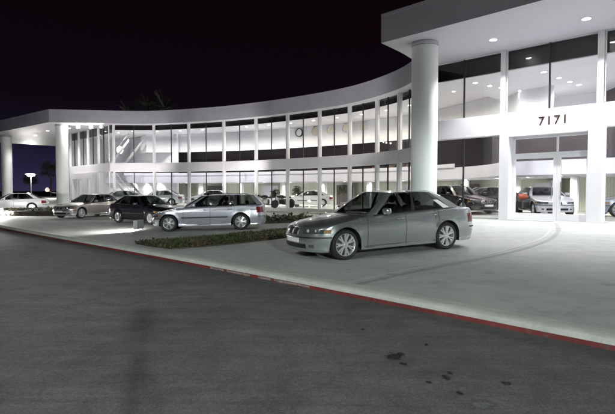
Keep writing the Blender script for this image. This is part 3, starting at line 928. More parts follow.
    for sgn in (1, -1):
        for xc in (0, wb):
            P_ = [i for i in range(m) if abs(pl[i][0] - xc) <= AR + .001]
            for a, b in zip(P_, P_[1:]):
                A, B_ = rows[a][0], rows[b][0]
                uw.add([(A[0], (A[1] - .004) * sgn, A[2] + .001), (B_[0], (B_[1] - .004) * sgn, B_[2] + .001), (B_[0], (B_[1] - .36) * sgn, B_[2] + .001), (A[0], (A[1] - .36) * sgn, A[2] + .001)], [(0, 1, 2, 3)])
            uw.add([(xc + (AR + .03) * cos(pi * q / 12), (W - .40) * sgn, R + (AR + .03) * sin(pi * q / 12)) for q in range(13)] + [(xc - AR - .03, (W - .4) * sgn, .22), (xc + AR + .03, (W - .4) * sgn, .22)], [tuple(range(15))])
    uw.box(xr + .25, xf - .35, -W + .42, W - .42, .2, .26)
    uw.box(AR + .02, wb - AR - .02, -W + .06, W - .06, .2, .25)
    uw.box(xf - .5, xf - .22, -W + .35, W - .35, .2, .5); uw.box(xr + .2, xr + .5, -W + .25, W - .25, .22, .5)
    uw.build('underbody', M['under'], root)

    # ---- greenhouse
    gz = lambda x: sinterp(BELT, x)
    ab, at, cb, ct = K['ab'], K['at'], K['cb'], K['ct']    # A/C pillar base and roof x (side)
    yb = lambda x: W * sinterp(SP, gz(x)) - .035
    yr = K.get('yr', .56)
    wcx, wct, rcx, rct = K.get('wc', (.26, .16)) + K.get('rc', (.16, .10))
    nu, ns, nr = 8, 26, 8
    u_pts = []                                             # (base xyz, top xyz, tag, fraction)
    zr = lambda x: H - .040 - .018 * ((x - (at + ct) / 2) / ((at - ct) / 2)) ** 2 * K.get('arch', 1.)
    for i in range(nu + 1):                                # front, centre to side
        t = i / nu; s = t ** 1.0
        xb = ab + wcx * (1 - s * s); xt = at + wct * (1 - s * s)
        y0 = (yb(ab)) * s; y1 = yr * s
        u_pts.append(((xb, y0, gz(min(xb, ab + .15)) + .05 * (1 - s ** 3) + .005), (xt, y1, zr(at) + .028 * (1 - s * s)), 'F', t))
    for i in range(1, ns):
        t = i / ns; xb = lerp(ab, cb, t); xt = lerp(at, ct, t)
        bw = 1 + .0 * t
        u_pts.append(((xb, yb(xb), gz(xb) - .004), (xt, yr + .045 * sin(pi * t) * K.get('yrb', 1.), zr(xt)), 'S', t))
    for i in range(nr + 1):
        t = 1 - i / nr; s = t
        xb = cb - rcx * (1 - s * s); xt = ct - rct * (1 - s * s)
        u_pts.append(((xb, yb(cb) * s, gz(cb) + .03 * (1 - s ** 3) - .002), (xt, yr * s, zr(ct) + .028 * (1 - s * s)), 'R', t))
    NV = 8; V = [0, .05, .2, .36, .52, .68, .82, .95, 1.0]
    def gp(i, j):
        b, t, tg, f = u_pts[i]; v = V[j]; bl = .05 * 4 * v * (1 - v) * .5
        p = Vector(b).lerp(Vector(t), v)
        if tg == 'S': p.y += bl
        elif tg == 'F': p.x += bl * .8 + .0; p.y += bl * f
        else: p.x -= bl * (.8 if not wagon else .5); p.y += bl * f
        return p
    roofm = MB(); panes = {}; bps = {}
    glass_side = K['glass']                                # list of (f0, f1) windows along side
    ng = len(u_pts)
    def cell(i, j):
        a, b = u_pts[i], u_pts[i + 1]
        if a[2] == 'F' and b[2] == 'F':
            return 'windshield' if (b[3] <= .97 and V[j + 1] <= .96) else 'body'
        if a[2] == 'R' and b[2] == 'R':
            if a[3] <= .9 and V[j + 1] <= .96: return 'rear_window'
            return 'body'
        fa = a[3] if a[2] == 'S' else 0.; fb = b[3] if b[2] == 'S' else 1.
        fm = (fa + fb) / 2
        if V[j + 1] > .96: return 'body'
        for q, (f0, f1) in enumerate(glass_side):
            if f0 <= fm <= f1: return 'side%d' % q
        if glass_side[0][0] <= fm <= glass_side[-1][1]: return 'pillar'
        return 'body'
    for sgn in (1, -1):
        stores = {}
        for i in range(ng - 1):
            for j in range(NV):
                c = cell(i, j)
                if c == 'body': mb = roofm
                elif c == 'pillar': mb = bps.setdefault((sgn, sum((u_pts[i][3] + u_pts[i + 1][3]) / 2 > f1 for f0, f1 in glass_side)), MB())
                else:
                    key = c if not c.startswith('side') else c + ('L' if sgn > 0 else 'R')
                    mb = panes.setdefault(key, MB())
                st = stores.setdefault(id(mb), {})
                q = []
                for (ii, jj) in ((i, j), (i + 1, j), (i + 1, j + 1), (i, j + 1)):
                    if (ii, jj) not in st:
                        p = gp(ii, jj); st[(ii, jj)] = vid(mb, (p.x, p.y * sgn, p.z))
                    q.append(st[(ii, jj)])
                mb.f.append(tuple(q[::-1]) if sgn > 0 else tuple(q))
    # roof skin
    rcn = 12; rid = {}
    def rg(i, k):
        if (i, k) not in rid:
            p = gp(i, NV); s = -1 + 2 * k / rcn
            fx = min(1, max(0, (p.x - ct + .1) / .4)) * min(1, max(0, (at + .16 - p.x) / .4))
            rid[(i, k)] = vid(roofm, (p.x, p.y * s, p.z + (.034 * fx) * (1 - abs(s) ** 2.4)))
        return rid[(i, k)]
    if not convertible:
        for i in range(ng - 1):
            for k in range(rcn): roofm.f.append((rg(i, k), rg(i, k + 1), rg(i + 1, k + 1), rg(i + 1, k)))
    ro_ = finish(roofm, 'roof', mat, root, 40)
    for bp in bps.values(): finish(bp, 'pillar', M['blackpl'], root)
    for key, mb in panes.items():
        nm = 'side_window' if key.startswith('side') else key
        finish(mb, nm, M['carglass'], root, 60)
    # belt moulding
    bm_ = MB()
    for sgn in (1, -1):
        pts = [(x, (yb(x) + .03) * sgn, gz(x) + .004) for x in [lerp(ab - .02, cb + .12, i / 20) for i in range(21)]]
        bm_.tube(pts, .011, 6)
    bm_.build('belt_moulding', M['blackpl'], root, smooth=60)

    # ---- details laid on the skin
    def plan_t(deg, nose=True):
        t = radians(abs(deg)); 
        if nose: e = 2 / 2.7; return (xf - na + na * max(cos(t), 0) ** e, W * .985 * sin(t) ** e, max(cos(t), 0) ** e, 0.)
        e = 2 / 3.2; return (xr + ta - ta * max(cos(t), 0) ** e, W * .985 * sin(t) ** e, 0., max(cos(t), 0) ** e)
    def patch(name, d0, d1, z0, z1, off, mt, nose=True, n=10, parent=root, z1b=None, z0b=None, thick=.03, mirror=False, smooth=40):
        mb = MB(); z1b = z1 if z1b is None else z1b; z0b = z0 if z0b is None else z0b
        def pt(d, z, o):
            p = surf(plan_t(d, nose), z); s = 1 if d >= 0 else -1
            q = Vector((p[0], p[1] * s, p[2])); c = Vector((xf - na * 1.1 if nose else xr + ta * 1.1, 0, z))
            nrm = (q - c); nrm.z = 0; nrm.normalize(); return q + nrm * o
        nz = 3
        for i in range(n + 1):
            t = i / n; d = lerp(d0, d1, t); za, zb_ = lerp(z0, z0b, t), lerp(z1, z1b, t)
            for j in range(nz + 1): mb.v.append(pt(d, lerp(za, zb_, j / nz), off))
            for j in range(nz + 1): mb.v.append(pt(d, lerp(za, zb_, j / nz), off - thick))
        w = 2 * (nz + 1)
        for i in range(n):
            a = i * w; b = a + w
            for j in range(nz): mb.f.append((a + j, b + j, b + j + 1, a + j + 1))
            mb.f.append((a, a + nz + 1, b + nz + 1, b)); mb.f.append((a + nz, b + nz, b + 2 * nz + 1, a + 2 * nz + 1))
        for a in (0, n * w):
            for j in range(nz): mb.f.append((a + j, a + j + 1, a + nz + 2 + j, a + nz + 1 + j))
        return mb.build(name, mt, parent, smooth=smooth)
    zg = K.get('zl', (.575, .675))
    for s in (1, -1):
        hl = patch('headlight', s * 19, s * 60, zg[0], zg[1], .006, M['lens'], z1b=zg[1] - .005, z0b=zg[0] + .01)
        if res > .6:
            for dd in (27, 41):
                q = surf(plan_t(dd), (zg[0] + zg[1]) / 2 + .003); 
                b = MB(); b.ball((q[0] - .012 - (.02 if dd > 30 else 0), q[1] * s, q[2]), (.028, .047, .045), 16, 10); b.build('projector', M['bowl'], hl, smooth=60)
        patch('indicator', s * 60.8, s * 72, zg[0] + .012, zg[1] - .006, .006, M['amber'], n=4)
        tl = patch('taillight', s * 40, s * 84, K['zt'][0], K['zt'][1], .006, M['redlens'], nose=False)
        if kidneys:
            g = patch('grille', s * 1.2, s * 7.2, zg[0] - .02, zg[1] + .005, .014, M['chrome'], n=3)
            patch('grille_mesh', s * 1.9, s * 6.4, zg[0] - .008, zg[1] - .007, .017, M['under'], n=3, parent=g, thick=.01)
    patch('bumper_strip', -74, 74, .485, .515, .010, M['blackpl'] if K.get('darkstrip', True) else mat, n=40)
    patch('air_intake', -26, 26, .265, .36, .004, M['under'], n=20)
    for s in (1, -1): patch('fog_lamp', s * 33, s * 43, .285, .345, .007, M['lens'], n=5)
    patch('bumper_strip', -80, 80, .50, .53, .010, M['blackpl'] if K.get('darkstrip', True) else mat, nose=False, n=40)
    patch('number_plate', -11, 11, .385, .475, .016, M['plate'], n=6)
    patch('number_plate', -17, 17, .60, .71, .012, M['plate'], nose=False, n=6)
    q = surf(plan_t(0), zg[1] + .035)
    b = MB(); b.ball((q[0] - .02, 0, zg[1] + .043), (.022, .034, .014), 14, 8); b.build('roundel', M['bluelab'], root, smooth=60)
    # side trim strip, mirrors, handles
    if K.get('rub', True):
        rs = MB()
        for s in (1, -1):
            pts = [i for i in range(m) if pl[i][2] == 0 and pl[i][3] == 0 and AR + .06 < pl[i][0] < wb - AR - .06]
            for a, b in zip(pts, pts[1:]):
                def sp_(i, z, o): p = surf(pl[i], z); return (p[0], (p[1] + o) * s, p[2])
                rs.add([sp_(a, .49, .001), sp_(b, .49, .001), sp_(b, .495, .012), sp_(a, .495, .012), sp_(b, .535, .012), sp_(a, .535, .012), sp_(b, .54, .001), sp_(a, .54, .001)],
                       [(0, 1, 2, 3), (3, 2, 4, 5), (5, 4, 6, 7)])
        rs.build('side_strip', M['blackpl'] if K.get('darkstrip', True) else mat, root, smooth=50)
    for s in (1, -1):
        mx_, my, mz_ = ab - .30, yb(ab - .3) + .14, gz(ab - .3) + .075
        b = MB(); b.ball((mx_, my * s, mz_), (.07, .10, .065), 16, 12); b.v = [(mx_ + .075 * math.copysign(abs((v[0] - mx_) / .07) ** .6, v[0] - mx_), my * s + .105 * math.copysign(abs((v[1] - my * s) / .10) ** .6, v[1] - my * s), mz_ + .07 * math.copysign(abs((v[2] - mz_) / .065) ** .6, v[2] - mz_)) for v in b.v]
        mir = b.build('mirror', mat, root, smooth=60)
        b = MB(); b.tube([(mx_, (my - .07) * s, mz_ - .03), (mx_ - .01, (my - .16) * s, mz_ - .07)], [.03, .035], 8); b.build('mirror_arm', M['blackpl'], mir, smooth=60)
        for k in range(len(D) - 1):
            xh = D[k + 1] + .16; zz = gz(xh) - .13; yy = W * sinterp(SP, zz)
            b = MB(); b.tube([(xh - .09, (yy - .004) * s, zz), (xh - .07, (yy + .022) * s, zz + .004), (xh + .07, (yy + .022) * s, zz + .004), (xh + .09, (yy - .004) * s, zz)], [.012, .016, .016, .012], 8)
            o = b.build('handle', mat, doorobs.get((k, s), root), smooth=60)
    # wheels
    for xc in (0, wb):
        for s in (1, -1): make_wheel(root, 'wheel', (xc, s * (W - .135), R), s, R, spokes, rimr=R * K.get('rim', .71), style=wstyle, n=int(40 * max(.6, res)))
    # cabin
    if interior:
        for s in (1, -1):
            xs_ = ab - 1.05
            b = MB(); b.box(xs_ - .25, xs_ + .25, s * .36 - .25, s * .36 + .25, .35, .55)
            b.add([(xs_ - .22, s * .36 - .24, .5), (xs_ - .22, s * .36 + .24, .5), (xs_ - .08, s * .36 + .24, .5), (xs_ - .08, s * .36 - .24, .5), (xs_ - .42, s * .36 - .21, 1.08), (xs_ - .42, s * .36 + .21, 1.08), (xs_ - .33, s * .36 + .21, 1.08), (xs_ - .33, s * .36 - .21, 1.08)],
                  [(0, 1, 2, 3), (7, 6, 5, 4), (0, 4, 5, 1), (1, 5, 6, 2), (2, 6, 7, 3), (3, 7, 4, 0)])
            st = b.build('front_seat', M['seat'], root, bevel=.05)
            b = MB(); b.ball((xs_ - .40, s * .36, 1.20), (.06, .13, .095), 12, 8); b.build('headrest', M['seat'], st, smooth=60)
        xq = ab - 1.95
        b = MB(); b.box(xq - .3, xq + .25, -.62, .62, .35, .55); b.box(xq - .38, xq - .22, -.62, .62, .5, 1.0); st = b.build('rear_seat', M['seat'], root, bevel=.05)
        b = MB()
        for s in (1, -1): b.ball((xq - .32, s * .36, 1.06), (.06, .12, .08), 10, 8)
        b.build('headrest', M['seat'], st, smooth=60)
        b = MB(); b.box(ab - .42, ab + .1, -W + .14, W - .14, .6, gz(ab) - .01); dsh = b.build('dashboard', M['blackpl'], root, bevel=.04)
        b = MB(); 
        pts = [(ab - .50 - .08 * sin(q), .36 + .18 * cos(q), .93 + .17 * sin(q)) for q in [2 * pi * i / 16 for i in range(17)]]
        b.tube(pts, .016, 6, cap=False); b.tube([(ab - .5, .36, .93), (ab - .35, .36, .87)], .03, 6); b.build('steering_wheel', M['blackpl'], dsh, smooth=60)
        b = MB(); b.box(cb - .02 if not wagon else xr + .15, xq - .2, -W + .2, W - .2, .6, gz(cb) - .06 if not wagon else .8); b.build('parcel_shelf', M['seat'], root)
    if wagon and 'rails' in extras:
        for s in (1, -1):
          b = MB(); b.tube([(at - .1, s * (yr + .01), zr(at) + .0), (at - .25, s * (yr + .03), H + .0), (ct + .35, s * (yr + .03), H - .012), (ct + .15, s * (yr + .0), zr(ct))], .014, 6)
          b.build('roof_rail', M['blackpl'], root, smooth=60)
    root['surf_yb'] = 0
    del root['surf_yb']
    return root, dict(surf=surf, pl=pl, gz=gz, yb=yb, gp=gp, u_pts=u_pts)

SEDAN = dict(rim=.755, wb=2.83, fo=.83, ro=1.09, W=1.80, H=1.44, R=.325, cab=(1.96, -.10), doorx=[2.28, 1.24, .26],
             belt=[(-1.09, .93), (-.85, .965), (-.4, .985), (.3, .975), (1.2, .945), (2.0, .915), (2.35, .885), (2.9, .80), (3.35, .725), (3.66, .675)],
             ab=2.13, at=1.46, cb=-.46, ct=.20, glass=[(.03, .415), (.455, .76), (.79, .90)], zt=(.62, .84), yr=.575, rub=False)
LARGE = dict(SEDAN, na=.78)
TOURING = dict(wb=2.725, fo=.76, ro=.99, W=1.74, H=1.41, R=.318, cab=(1.88, -.80), doorx=[2.18, 1.16, .24], ta=.5,
               belt=[(-.99, .965), (-.6, .965), (.3, .95), (1.2, .93), (1.95, .905), (2.3, .87), (2.8, .785), (3.2, .71), (3.49, .655)],
               ab=2.06, at=1.38, cb=-.86, ct=-.50, glass=[(.03, .345), (.385, .625), (.66, .93)], zt=(.66, .88), yr=.56, yrb=.8, rc=(.06, .05), zl=(.555, .655), arch=1.3)
COMPACT = dict(wb=2.725, fo=.76, ro=.99, W=1.74, H=1.40, R=.312, cab=(1.88, -.12), doorx=[2.18, 1.16, .24],
               belt=[(-.99, .90), (-.8, .945), (-.4, .965), (.3, .955), (1.2, .93), (1.95, .905), (2.3, .87), (2.8, .785), (3.2, .71), (3.49, .655)],
               ab=2.06, at=1.38, cb=-.42, ct=.20, glass=[(.03, .42), (.455, .75), (.79, .89)], zt=(.60, .80), yr=.55, zl=(.555, .655))
COUPE = dict(COMPACT, H=1.36, doorx=[2.16, .66], glass=[(.03, .56), (.61, .88)])

def place(root, x, y, heading, level=None):
    """put a car with its rear axle at (x, y) on the sloping lot; heading = direction of its nose"""
    if level is None:
        def zz(a, b): return lot_z(*to_uv(a, b)) + .002
        e = .5; n = Vector((-(zz(x + e, y) - zz(x - e, y)) / (2 * e), -(zz(x, y + e) - zz(x, y - e)) / (2 * e), 1)).normalized()
        z = zz(x, y)
    else: n = Vector((0, 0, 1)); z = level
    fw = Vector((cos(heading), sin(heading), 0)); fw = (fw - n * fw.dot(n)).normalized(); lf = n.cross(fw)
    mtx = Matrix((fw, lf, n)).transposed().to_4x4(); mtx.translation = Vector((x, y, z)); root.matrix_world = mtx
    root.location = (x, y, z); root.rotation_euler = mtx.to_euler()

SHOW = 'cars on display outside the showroom'
INS = 'cars inside the showroom'
hero, hk = make_car('sedan', 'large silver-green sedan parked alone nearest the road, before the round column', PAINT['hero'], SEDAN, group=SHOW, res=1.35, spokes=7)
place(hero, 2.93, 12.12, radians(180 + 27.5))
wag, wk = make_car('estate_car', 'silver-blue estate car with roof rails behind the flower bed', PAINT['wagon'], TOURING, group=SHOW, res=1.0, wagon=True, extras=('rails',), spokes=6)
place(wag, -2.62, 19.2, radians(180 + 4))
blk, _ = make_car('sedan', 'black sedan parked tail-left, partly hidden by the silver-blue estate', PAINT['black'], COMPACT, group=SHOW, res=.8, spokes=7)
place(blk, -9.1, 24.75, radians(-37))
slv, _ = make_car('sedan', 'bronze-grey sedan with twin grille, nose against the white pavilion column', PAINT['bronze'], SEDAN, group=SHOW, res=.8, spokes=8)
place(slv, -13.05, 31.0, radians(180 + 69))
wht, _ = make_car('sedan', 'white sedan at the far left beyond the low planted mound', PAINT['white'], SEDAN, group=SHOW, res=.8, spokes=7)
place(wht, -21.9, 38.2, radians(180 + 22))
# showroom cars
def show_car(name, label, pm, K, x, y, h, fl=FLOOR, **kw):
    c, _k = make_car(name, label, PAINT[pm], K, group=INS, res=.6, **kw); place(c, x, y, radians(h), fl + .002); return c
show_car('coupe', 'silver coupe facing out behind the glass entrance doors', 'silver', COUPE, 11.7, 24.6, -100)
show_car('sedan', 'dark maroon sedan nose to the glass, left of the entrance', 'maroon', SEDAN, 7.3, 26.2, -68)
show_car('coupe', 'black coupe beside the dark maroon sedan, left of the entrance', 'black', COUPE, 10.7, 26.2, 195)
show_car('sedan', 'grey sedan behind the window right of the entrance doors', 'grey', SEDAN, 16.3, 21.0, 172)
show_car('coupe', 'white coupe parked behind glass, directly above the nose of the silver-green sedan', 'white', COUPE, 1.2, 41.2, 186, fl=WF)
show_car('sedan', 'white sedan inside the glass, seen over the bonnet of the silver-blue estate', 'white', COMPACT, -7.6, 43.6, 183, fl=WF)
show_car('sedan', 'pale silver sedan inside the glass, seen over the roof of the black sedan', 'silver', COMPACT, -12.4, 44.2, 185, fl=WF)
show_car('coupe', 'grey coupe inside the glass, between the bronze-grey sedan and the black sedan', 'grey', COUPE, -15.9, 43.6, 205, fl=WF)
# white patch over the rear quarter window of the near sedan
def quarter_patch(root, k):
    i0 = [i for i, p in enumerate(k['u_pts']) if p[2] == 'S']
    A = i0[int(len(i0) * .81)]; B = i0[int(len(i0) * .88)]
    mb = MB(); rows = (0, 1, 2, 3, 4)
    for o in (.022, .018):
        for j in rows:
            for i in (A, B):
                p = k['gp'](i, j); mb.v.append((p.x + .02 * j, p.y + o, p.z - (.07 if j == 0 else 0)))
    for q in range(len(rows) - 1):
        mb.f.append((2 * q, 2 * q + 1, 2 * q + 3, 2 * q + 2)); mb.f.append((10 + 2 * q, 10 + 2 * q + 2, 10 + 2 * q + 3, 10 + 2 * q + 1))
    mb.build('white_patch', M['plainwhite'], root)
quarter_patch(hero, hk)

# ------------------------------------------------------------------ planting
def leaves(name, poly, h, n, mats, seed, label, blade=True, zf=None, soil=True, size=(.05, .14)):
    rd = random.Random(seed)
    xs_ = [p[0] for p in poly]; ys_ = [p[1] for p in poly]
    def inside(x, y):
        c = False
        for i in range(len(poly)):
            a, b = poly[i], poly[i - 1]
            if (a[1] > y) != (b[1] > y) and x < (b[0] - a[0]) * (y - a[1]) / (b[1] - a[1]) + a[0]: c = not c
        return c
    mbs = [MB() for _ in mats]
    # clump centres give uneven height
    cl = []
    while len(cl) < 60:
        x, y = rd.uniform(min(xs_), max(xs_)), rd.uniform(min(ys_), max(ys_))
        if inside(x, y): cl.append((x, y, rd.uniform(.35, 1.), rd.random()))
    k = 0
    while k < n:
        x, y = rd.uniform(min(xs_), max(xs_)), rd.uniform(min(ys_), max(ys_))
        if not inside(x, y): continue
        k += 1
        x += rd.gauss(0, .05); y += rd.gauss(0, .05)
        c = min(cl, key=lambda q: (q[0] - x) ** 2 + (q[1] - y) ** 2)
        hh = h * c[2] * rd.uniform(.35, 1.1)
        mi = 1 if (len(mats) > 1 and (c[3] > .72 and rd.random() < .6 or rd.random() < .06)) else 0
        z0 = lot_z(*to_uv(x, y)) + (.05 if soil else .02)
        if blade:
            q = rd.uniform(0, 2 * pi); lx, ly = cos(q), sin(q); w = rd.uniform(.008, .018); tip = rd.uniform(.0, .12)
            mbs[mi].add([(x - ly * w, y + lx * w, z0), (x + ly * w, y - lx * w, z0), (x + lx * tip, y + ly * tip, z0 + hh)], [(0, 1, 2)])
        else:
            zc = z0 + rd.uniform(.0, 1) * hh; q = rd.uniform(0, 2 * pi); s = rd.uniform(*size); tilt = rd.uniform(-.9, .9)
            a = Vector((cos(q), sin(q), tilt)) * s; b = Vector((-sin(q), cos(q), rd.uniform(-.6, .6))) * s * .5
            p = Vector((x, y, zc))
            mbs[mi].add([p - a, p + b, p + a, p - b], [(0, 1, 2, 3)])
    for i, mb in enumerate(mbs):
        if mb.f:
            o = mb.build(name[i] if isinstance(name, (list, tuple)) else name, mats[i], fix=False); tag(o, label[i] if isinstance(label, (list, tuple)) else label, kind='stuff')
def bed(name, poly, h=.05, kerb=True):
    mb = MB(); n = len(poly)
    top = [(x, y, lot_z(*to_uv(x, y)) + h) for x, y in poly]; bot = [(x, y, lot_z(*to_uv(x, y)) - .1) for x, y in poly]
    mb.add(top + bot, [tuple(range(n))] + [(i, (i + 1) % n, n + (i + 1) % n, n + i) for i in range(n)])
    o = mb.build(name, M['soil']); tag(o, kind='structure')
strip = [(-5.0, 13.85), (-4.3, 13.05), (-3.55, 12.45), (-2.9, 12.75), (-1.95, 13.4), (-.75, 14.6), (.6, 16.3), (.2, 17.6), (-.85, 17.1), (-2.3, 15.9), (-3.9, 14.5)]
bed('planting_bed', strip, .04)
leaves(('grass', 'flowers'), strip, .13, 15000, [M['leaf'], M['dryleaf']], 3, ('low green grass in the planting strip before the estate car', 'rusty dry flowers among the grass of the planting strip'))
leaves(('ground_cover', 'dry_leaves'), strip, .12, 7000, [M['leaf'], M['dryleaf']], 4, ('low dark green ground cover in the planting strip before the estate car', 'brown dry leaves among the ground cover of the planting strip'), blade=False, size=(.03, .07))
isl = [(-2.3, 22.3), (3.2, 22.3), (3.4, 24.2), (-2.6, 24.2)]
bed('planting_bed', isl, .10)
leaves('ground_cover', isl, .42, 4200, [M['hedge']], 5, 'low dark hedge planting behind the near sedan', blade=False)
mound = [(-21.2, 31.6), (-19.0, 30.9), (-16.5, 31.0), (-15.9, 31.9), (-17.0, 36.2), (-23, 36.6), (-24, 33)]
bed('planting_bed', mound, .30)
leaves('ground_cover', mound, .36, 9000, [M['hedge'], M['dryleaf']], 8, 'low shrubby planting in front of the white car', blade=False)

# ------------------------------------------------------------------ palms behind the roof
def palm(x, y, hgt, seed, label, sc=1.):
    rd = random.Random(seed)
    t = empty('palm_tree', (x, y, 0)); tag(t, label, 'palm tree', 'palms behind the roof')
    mb = MB(); pts = [(.15 * sin(i * .5), .1 * sin(i * .33), hgt * i / 10 - .2) for i in range(11)]
    mb.tube(pts, [.30 - .012 * i for i in range(11)], 12); mb.build('trunk', M['trunk'], t, smooth=60)
    cr_ = MB(); top = Vector(pts[-1])
    for i in range(34):
        az = rd.uniform(0, 2 * pi); el = rd.uniform(-.35, 1.25); L = rd.uniform(1.7, 2.5) * sc
        d = Vector((cos(az) * cos(el), sin(az) * cos(el), sin(el))); p = top.copy(); rib = []
        for k in range(9):
            rib.append(p.copy()); p = p + d * (L / 8); d = (d + Vector((0, 0, -.075))).normalized()
        cr_.tube(rib, [.035 - .003 * k for k in range(9)], 4)
        for k in range(2, 9):
            dd = (rib[k] - rib[k - 1]).normalized(); sd = dd.cross(Vector((0, 0, 1))).normalized()
            for s in (1, -1):
                for m_ in (0, .5):
                    b = rib[k] - dd * (L / 8) * m_; ll = (.55 - .03 * k) * rd.uniform(.7, 1.1) * sc
                    tip = b + sd * s * ll * .75 + dd * ll * .55 + Vector((0, 0, -.18 * ll))
                    cr_.add([b - dd * .035, b + dd * .035, tip], [(0, 1, 2)])
    cr_.build('crown', M['frond'], t, fix=False)
palm(-31.9, 86., 15.3, 1, 'leftmost dim palm crown above the roof, with the shortest fronds', 1.15)
palm(-26.4, 80., 15.6, 2, 'dim palm with tall upright fronds in the middle of those above the roof', 1.35)
palm(-23.0, 78., 14.9, 3, 'rightmost dim palm crown above the roof', 1.3)

def broadleaf(x, y, hgt, seed, label):
    rd = random.Random(seed); t = empty('tree', (x, y, -.4)); tag(t, label, 'tree', 'dim trees behind the far lamps')
    mb = MB(); mb.tube([(0, 0, -.2), (.1, 0, hgt * .3), (0, .1, hgt * .6)], [.22, .17, .08], 10)
    for i in range(6):
        q = i * 1.05; mb.tube([(.05, 0, hgt * (.3 + .05 * i)), (.9 * cos(q), .9 * sin(q), hgt * (.5 + .05 * i))], [.09, .03], 6)
    mb.build('trunk', M['trunk'], t, smooth=60)
    mb = MB()
    for c in range(26):
        q = rd.uniform(0, 2 * pi); el = rd.uniform(-.5, 1.4); rr = rd.uniform(.3, 1.) * hgt * .30
        cc = Vector((cos(q) * cos(el) * rr, sin(q) * cos(el) * rr, hgt * .66 + sin(el) * rr * 1.0))
        for k in range(130):
            p = cc + Vector((rd.gauss(0, 1), rd.gauss(0, 1), rd.gauss(0, .8))) * .42
            a = Vector((rd.uniform(-1, 1), rd.uniform(-1, 1), rd.uniform(-.8, .8))).normalized() * .13; b = a.cross(Vector((rd.random(), rd.random(), .3))).normalized() * .07
            mb.add([p - a, p + b, p + a, p - b], [(0, 1, 2, 3)])
    mb.build('crown', M['hedge'], t, fix=False)
broadleaf(-72.5, 135., 11., 11, 'taller dim tree right of the bright far lamp')
broadleaf(-80., 138., 7., 12, 'low dim tree directly behind the bright far lamp')
# ------------------------------------------------------------------ street lamps and lot floods
def street_lamp(x, y, hgt, label, glow='lampw', arm=0., z=0, head=.5, seedrot=0.):
    t = empty('street_lamp', (x, y, z), seedrot); tag(t, label, 'street lamp')
    mb = MB(); mb.lathe([(0, -.2), (.25, -.2), (.25, .5), (.1, .55), (.07, hgt), (0, hgt)], 14); mb.build('pole', M['pole'], t, smooth=40)
    mb = MB()
    if arm: mb.tube([(0, 0, hgt - .6), (-.5 * arm, 0, hgt - .55), (-.85 * arm, 0, hgt - .25), (-arm, 0, hgt + .12)], .06, 8)
    mb.box(-arm - head, -arm + head, -.3, .3, hgt + .03, hgt + .22); hd = mb.build('lamp_head', M['fixture'], t)
    mb = MB()
    if arm: mb.ball((-arm, 0, hgt + .0), .32, 14, 10)
    else: mb.lathe([(0, hgt - .32), (head * .35, hgt - .28), (head * .6, hgt - .18), (head * .72, hgt - .04), (head * .7, hgt + .028), (0, hgt + .028)], 20)
    mb.build('lamp_bowl', M[glow], hd, smooth=60)
    return t
street_lamp(-52.0, 90., 4.9, 'tall bright white street lamp far behind the left canopy', 'lampw', z=-.4, head=.95)
street_lamp(-44.6, 86., 2.1, 'low orange lamp on a curved arm beside the left canopy column', 'lampo', arm=2.2, z=-.4, head=.35)
point((-52., 90., 4.3), 24000, (1, .97, .9), .3)
def ground_flood(x, y, face, label, w=.46, hh=.34, glow='lampw'):
    z = lot_z(*to_uv(x, y)); t = empty('ground_floodlight', (x, y, z), face); tag(t, label, 'floodlight', 'floodlights standing on the lot')
    mb = MB(); mb.box(-.09, .09, -w / 2, w / 2, .10, .10 + hh); mb.build('housing', M['fixture'], t, bevel=.02)
    mb = MB(); mb.tube([(0, -w / 2 - .02, .25), (0, -w / 2 - .02, .02), (0, w / 2 + .02, .02), (0, w / 2 + .02, .25)], .015, 6); mb.build('bracket', M['pole'], t)
    mb = MB(); mb.box(.0905, .098, -w / 2 + .03, w / 2 - .03, .13, .07 + hh); mb.build('lamp_lens', M[glow], t)
    return t
f1x, f1y = -6.62, 18.7
ground_flood(f1x, f1y, radians(165), 'small grey floodlight box on the lot in front of the black sedan')
spot((f1x - .16, f1y + .05, lot_z(*to_uv(f1x, f1y)) + .28), (f1x - 4, f1y + 1., .0), 260, radians(165), .4, (1, .98, .95), .1)
f2x, f2y = -20.3, 31.4
ground_flood(f2x, f2y, radians(-60), 'glaring floodlight at the left edge beside the planted mound', .5, .4)
spot((f2x + .2, f2y - .2, lot_z(*to_uv(f2x, f2y)) + .35), (f2x + 3, f2y - 3, 0), 1000, radians(165), .6, (1, .98, .95), .1)

for (x, y, lab) in ((1.2, 23.2, 'added fascia floodlight among the hedge plants behind the near sedan'), (-14.6, 36.5, 'added fascia floodlight on the lot before the pavilion glass'), (-5.5, 34.2, 'added fascia floodlight on the lot behind the estate car')):  # unseen floods, added to light the wing fascia
    ground_flood(x, y, radians(100), lab, .4, .3)
    spot((x, y + .15, lot_z(*to_uv(x, y)) + .45), (x - 1.2, y + 9.5, 8.2), UP_P, radians(75), .8, (1, .96, .95), .1)
spot((f2x, f2y + .1, lot_z(*to_uv(f2x, f2y)) + .45), (*uv(-52, 12.2), 8.0), 1100, radians(95), .8, (1, .97, .95), .1)
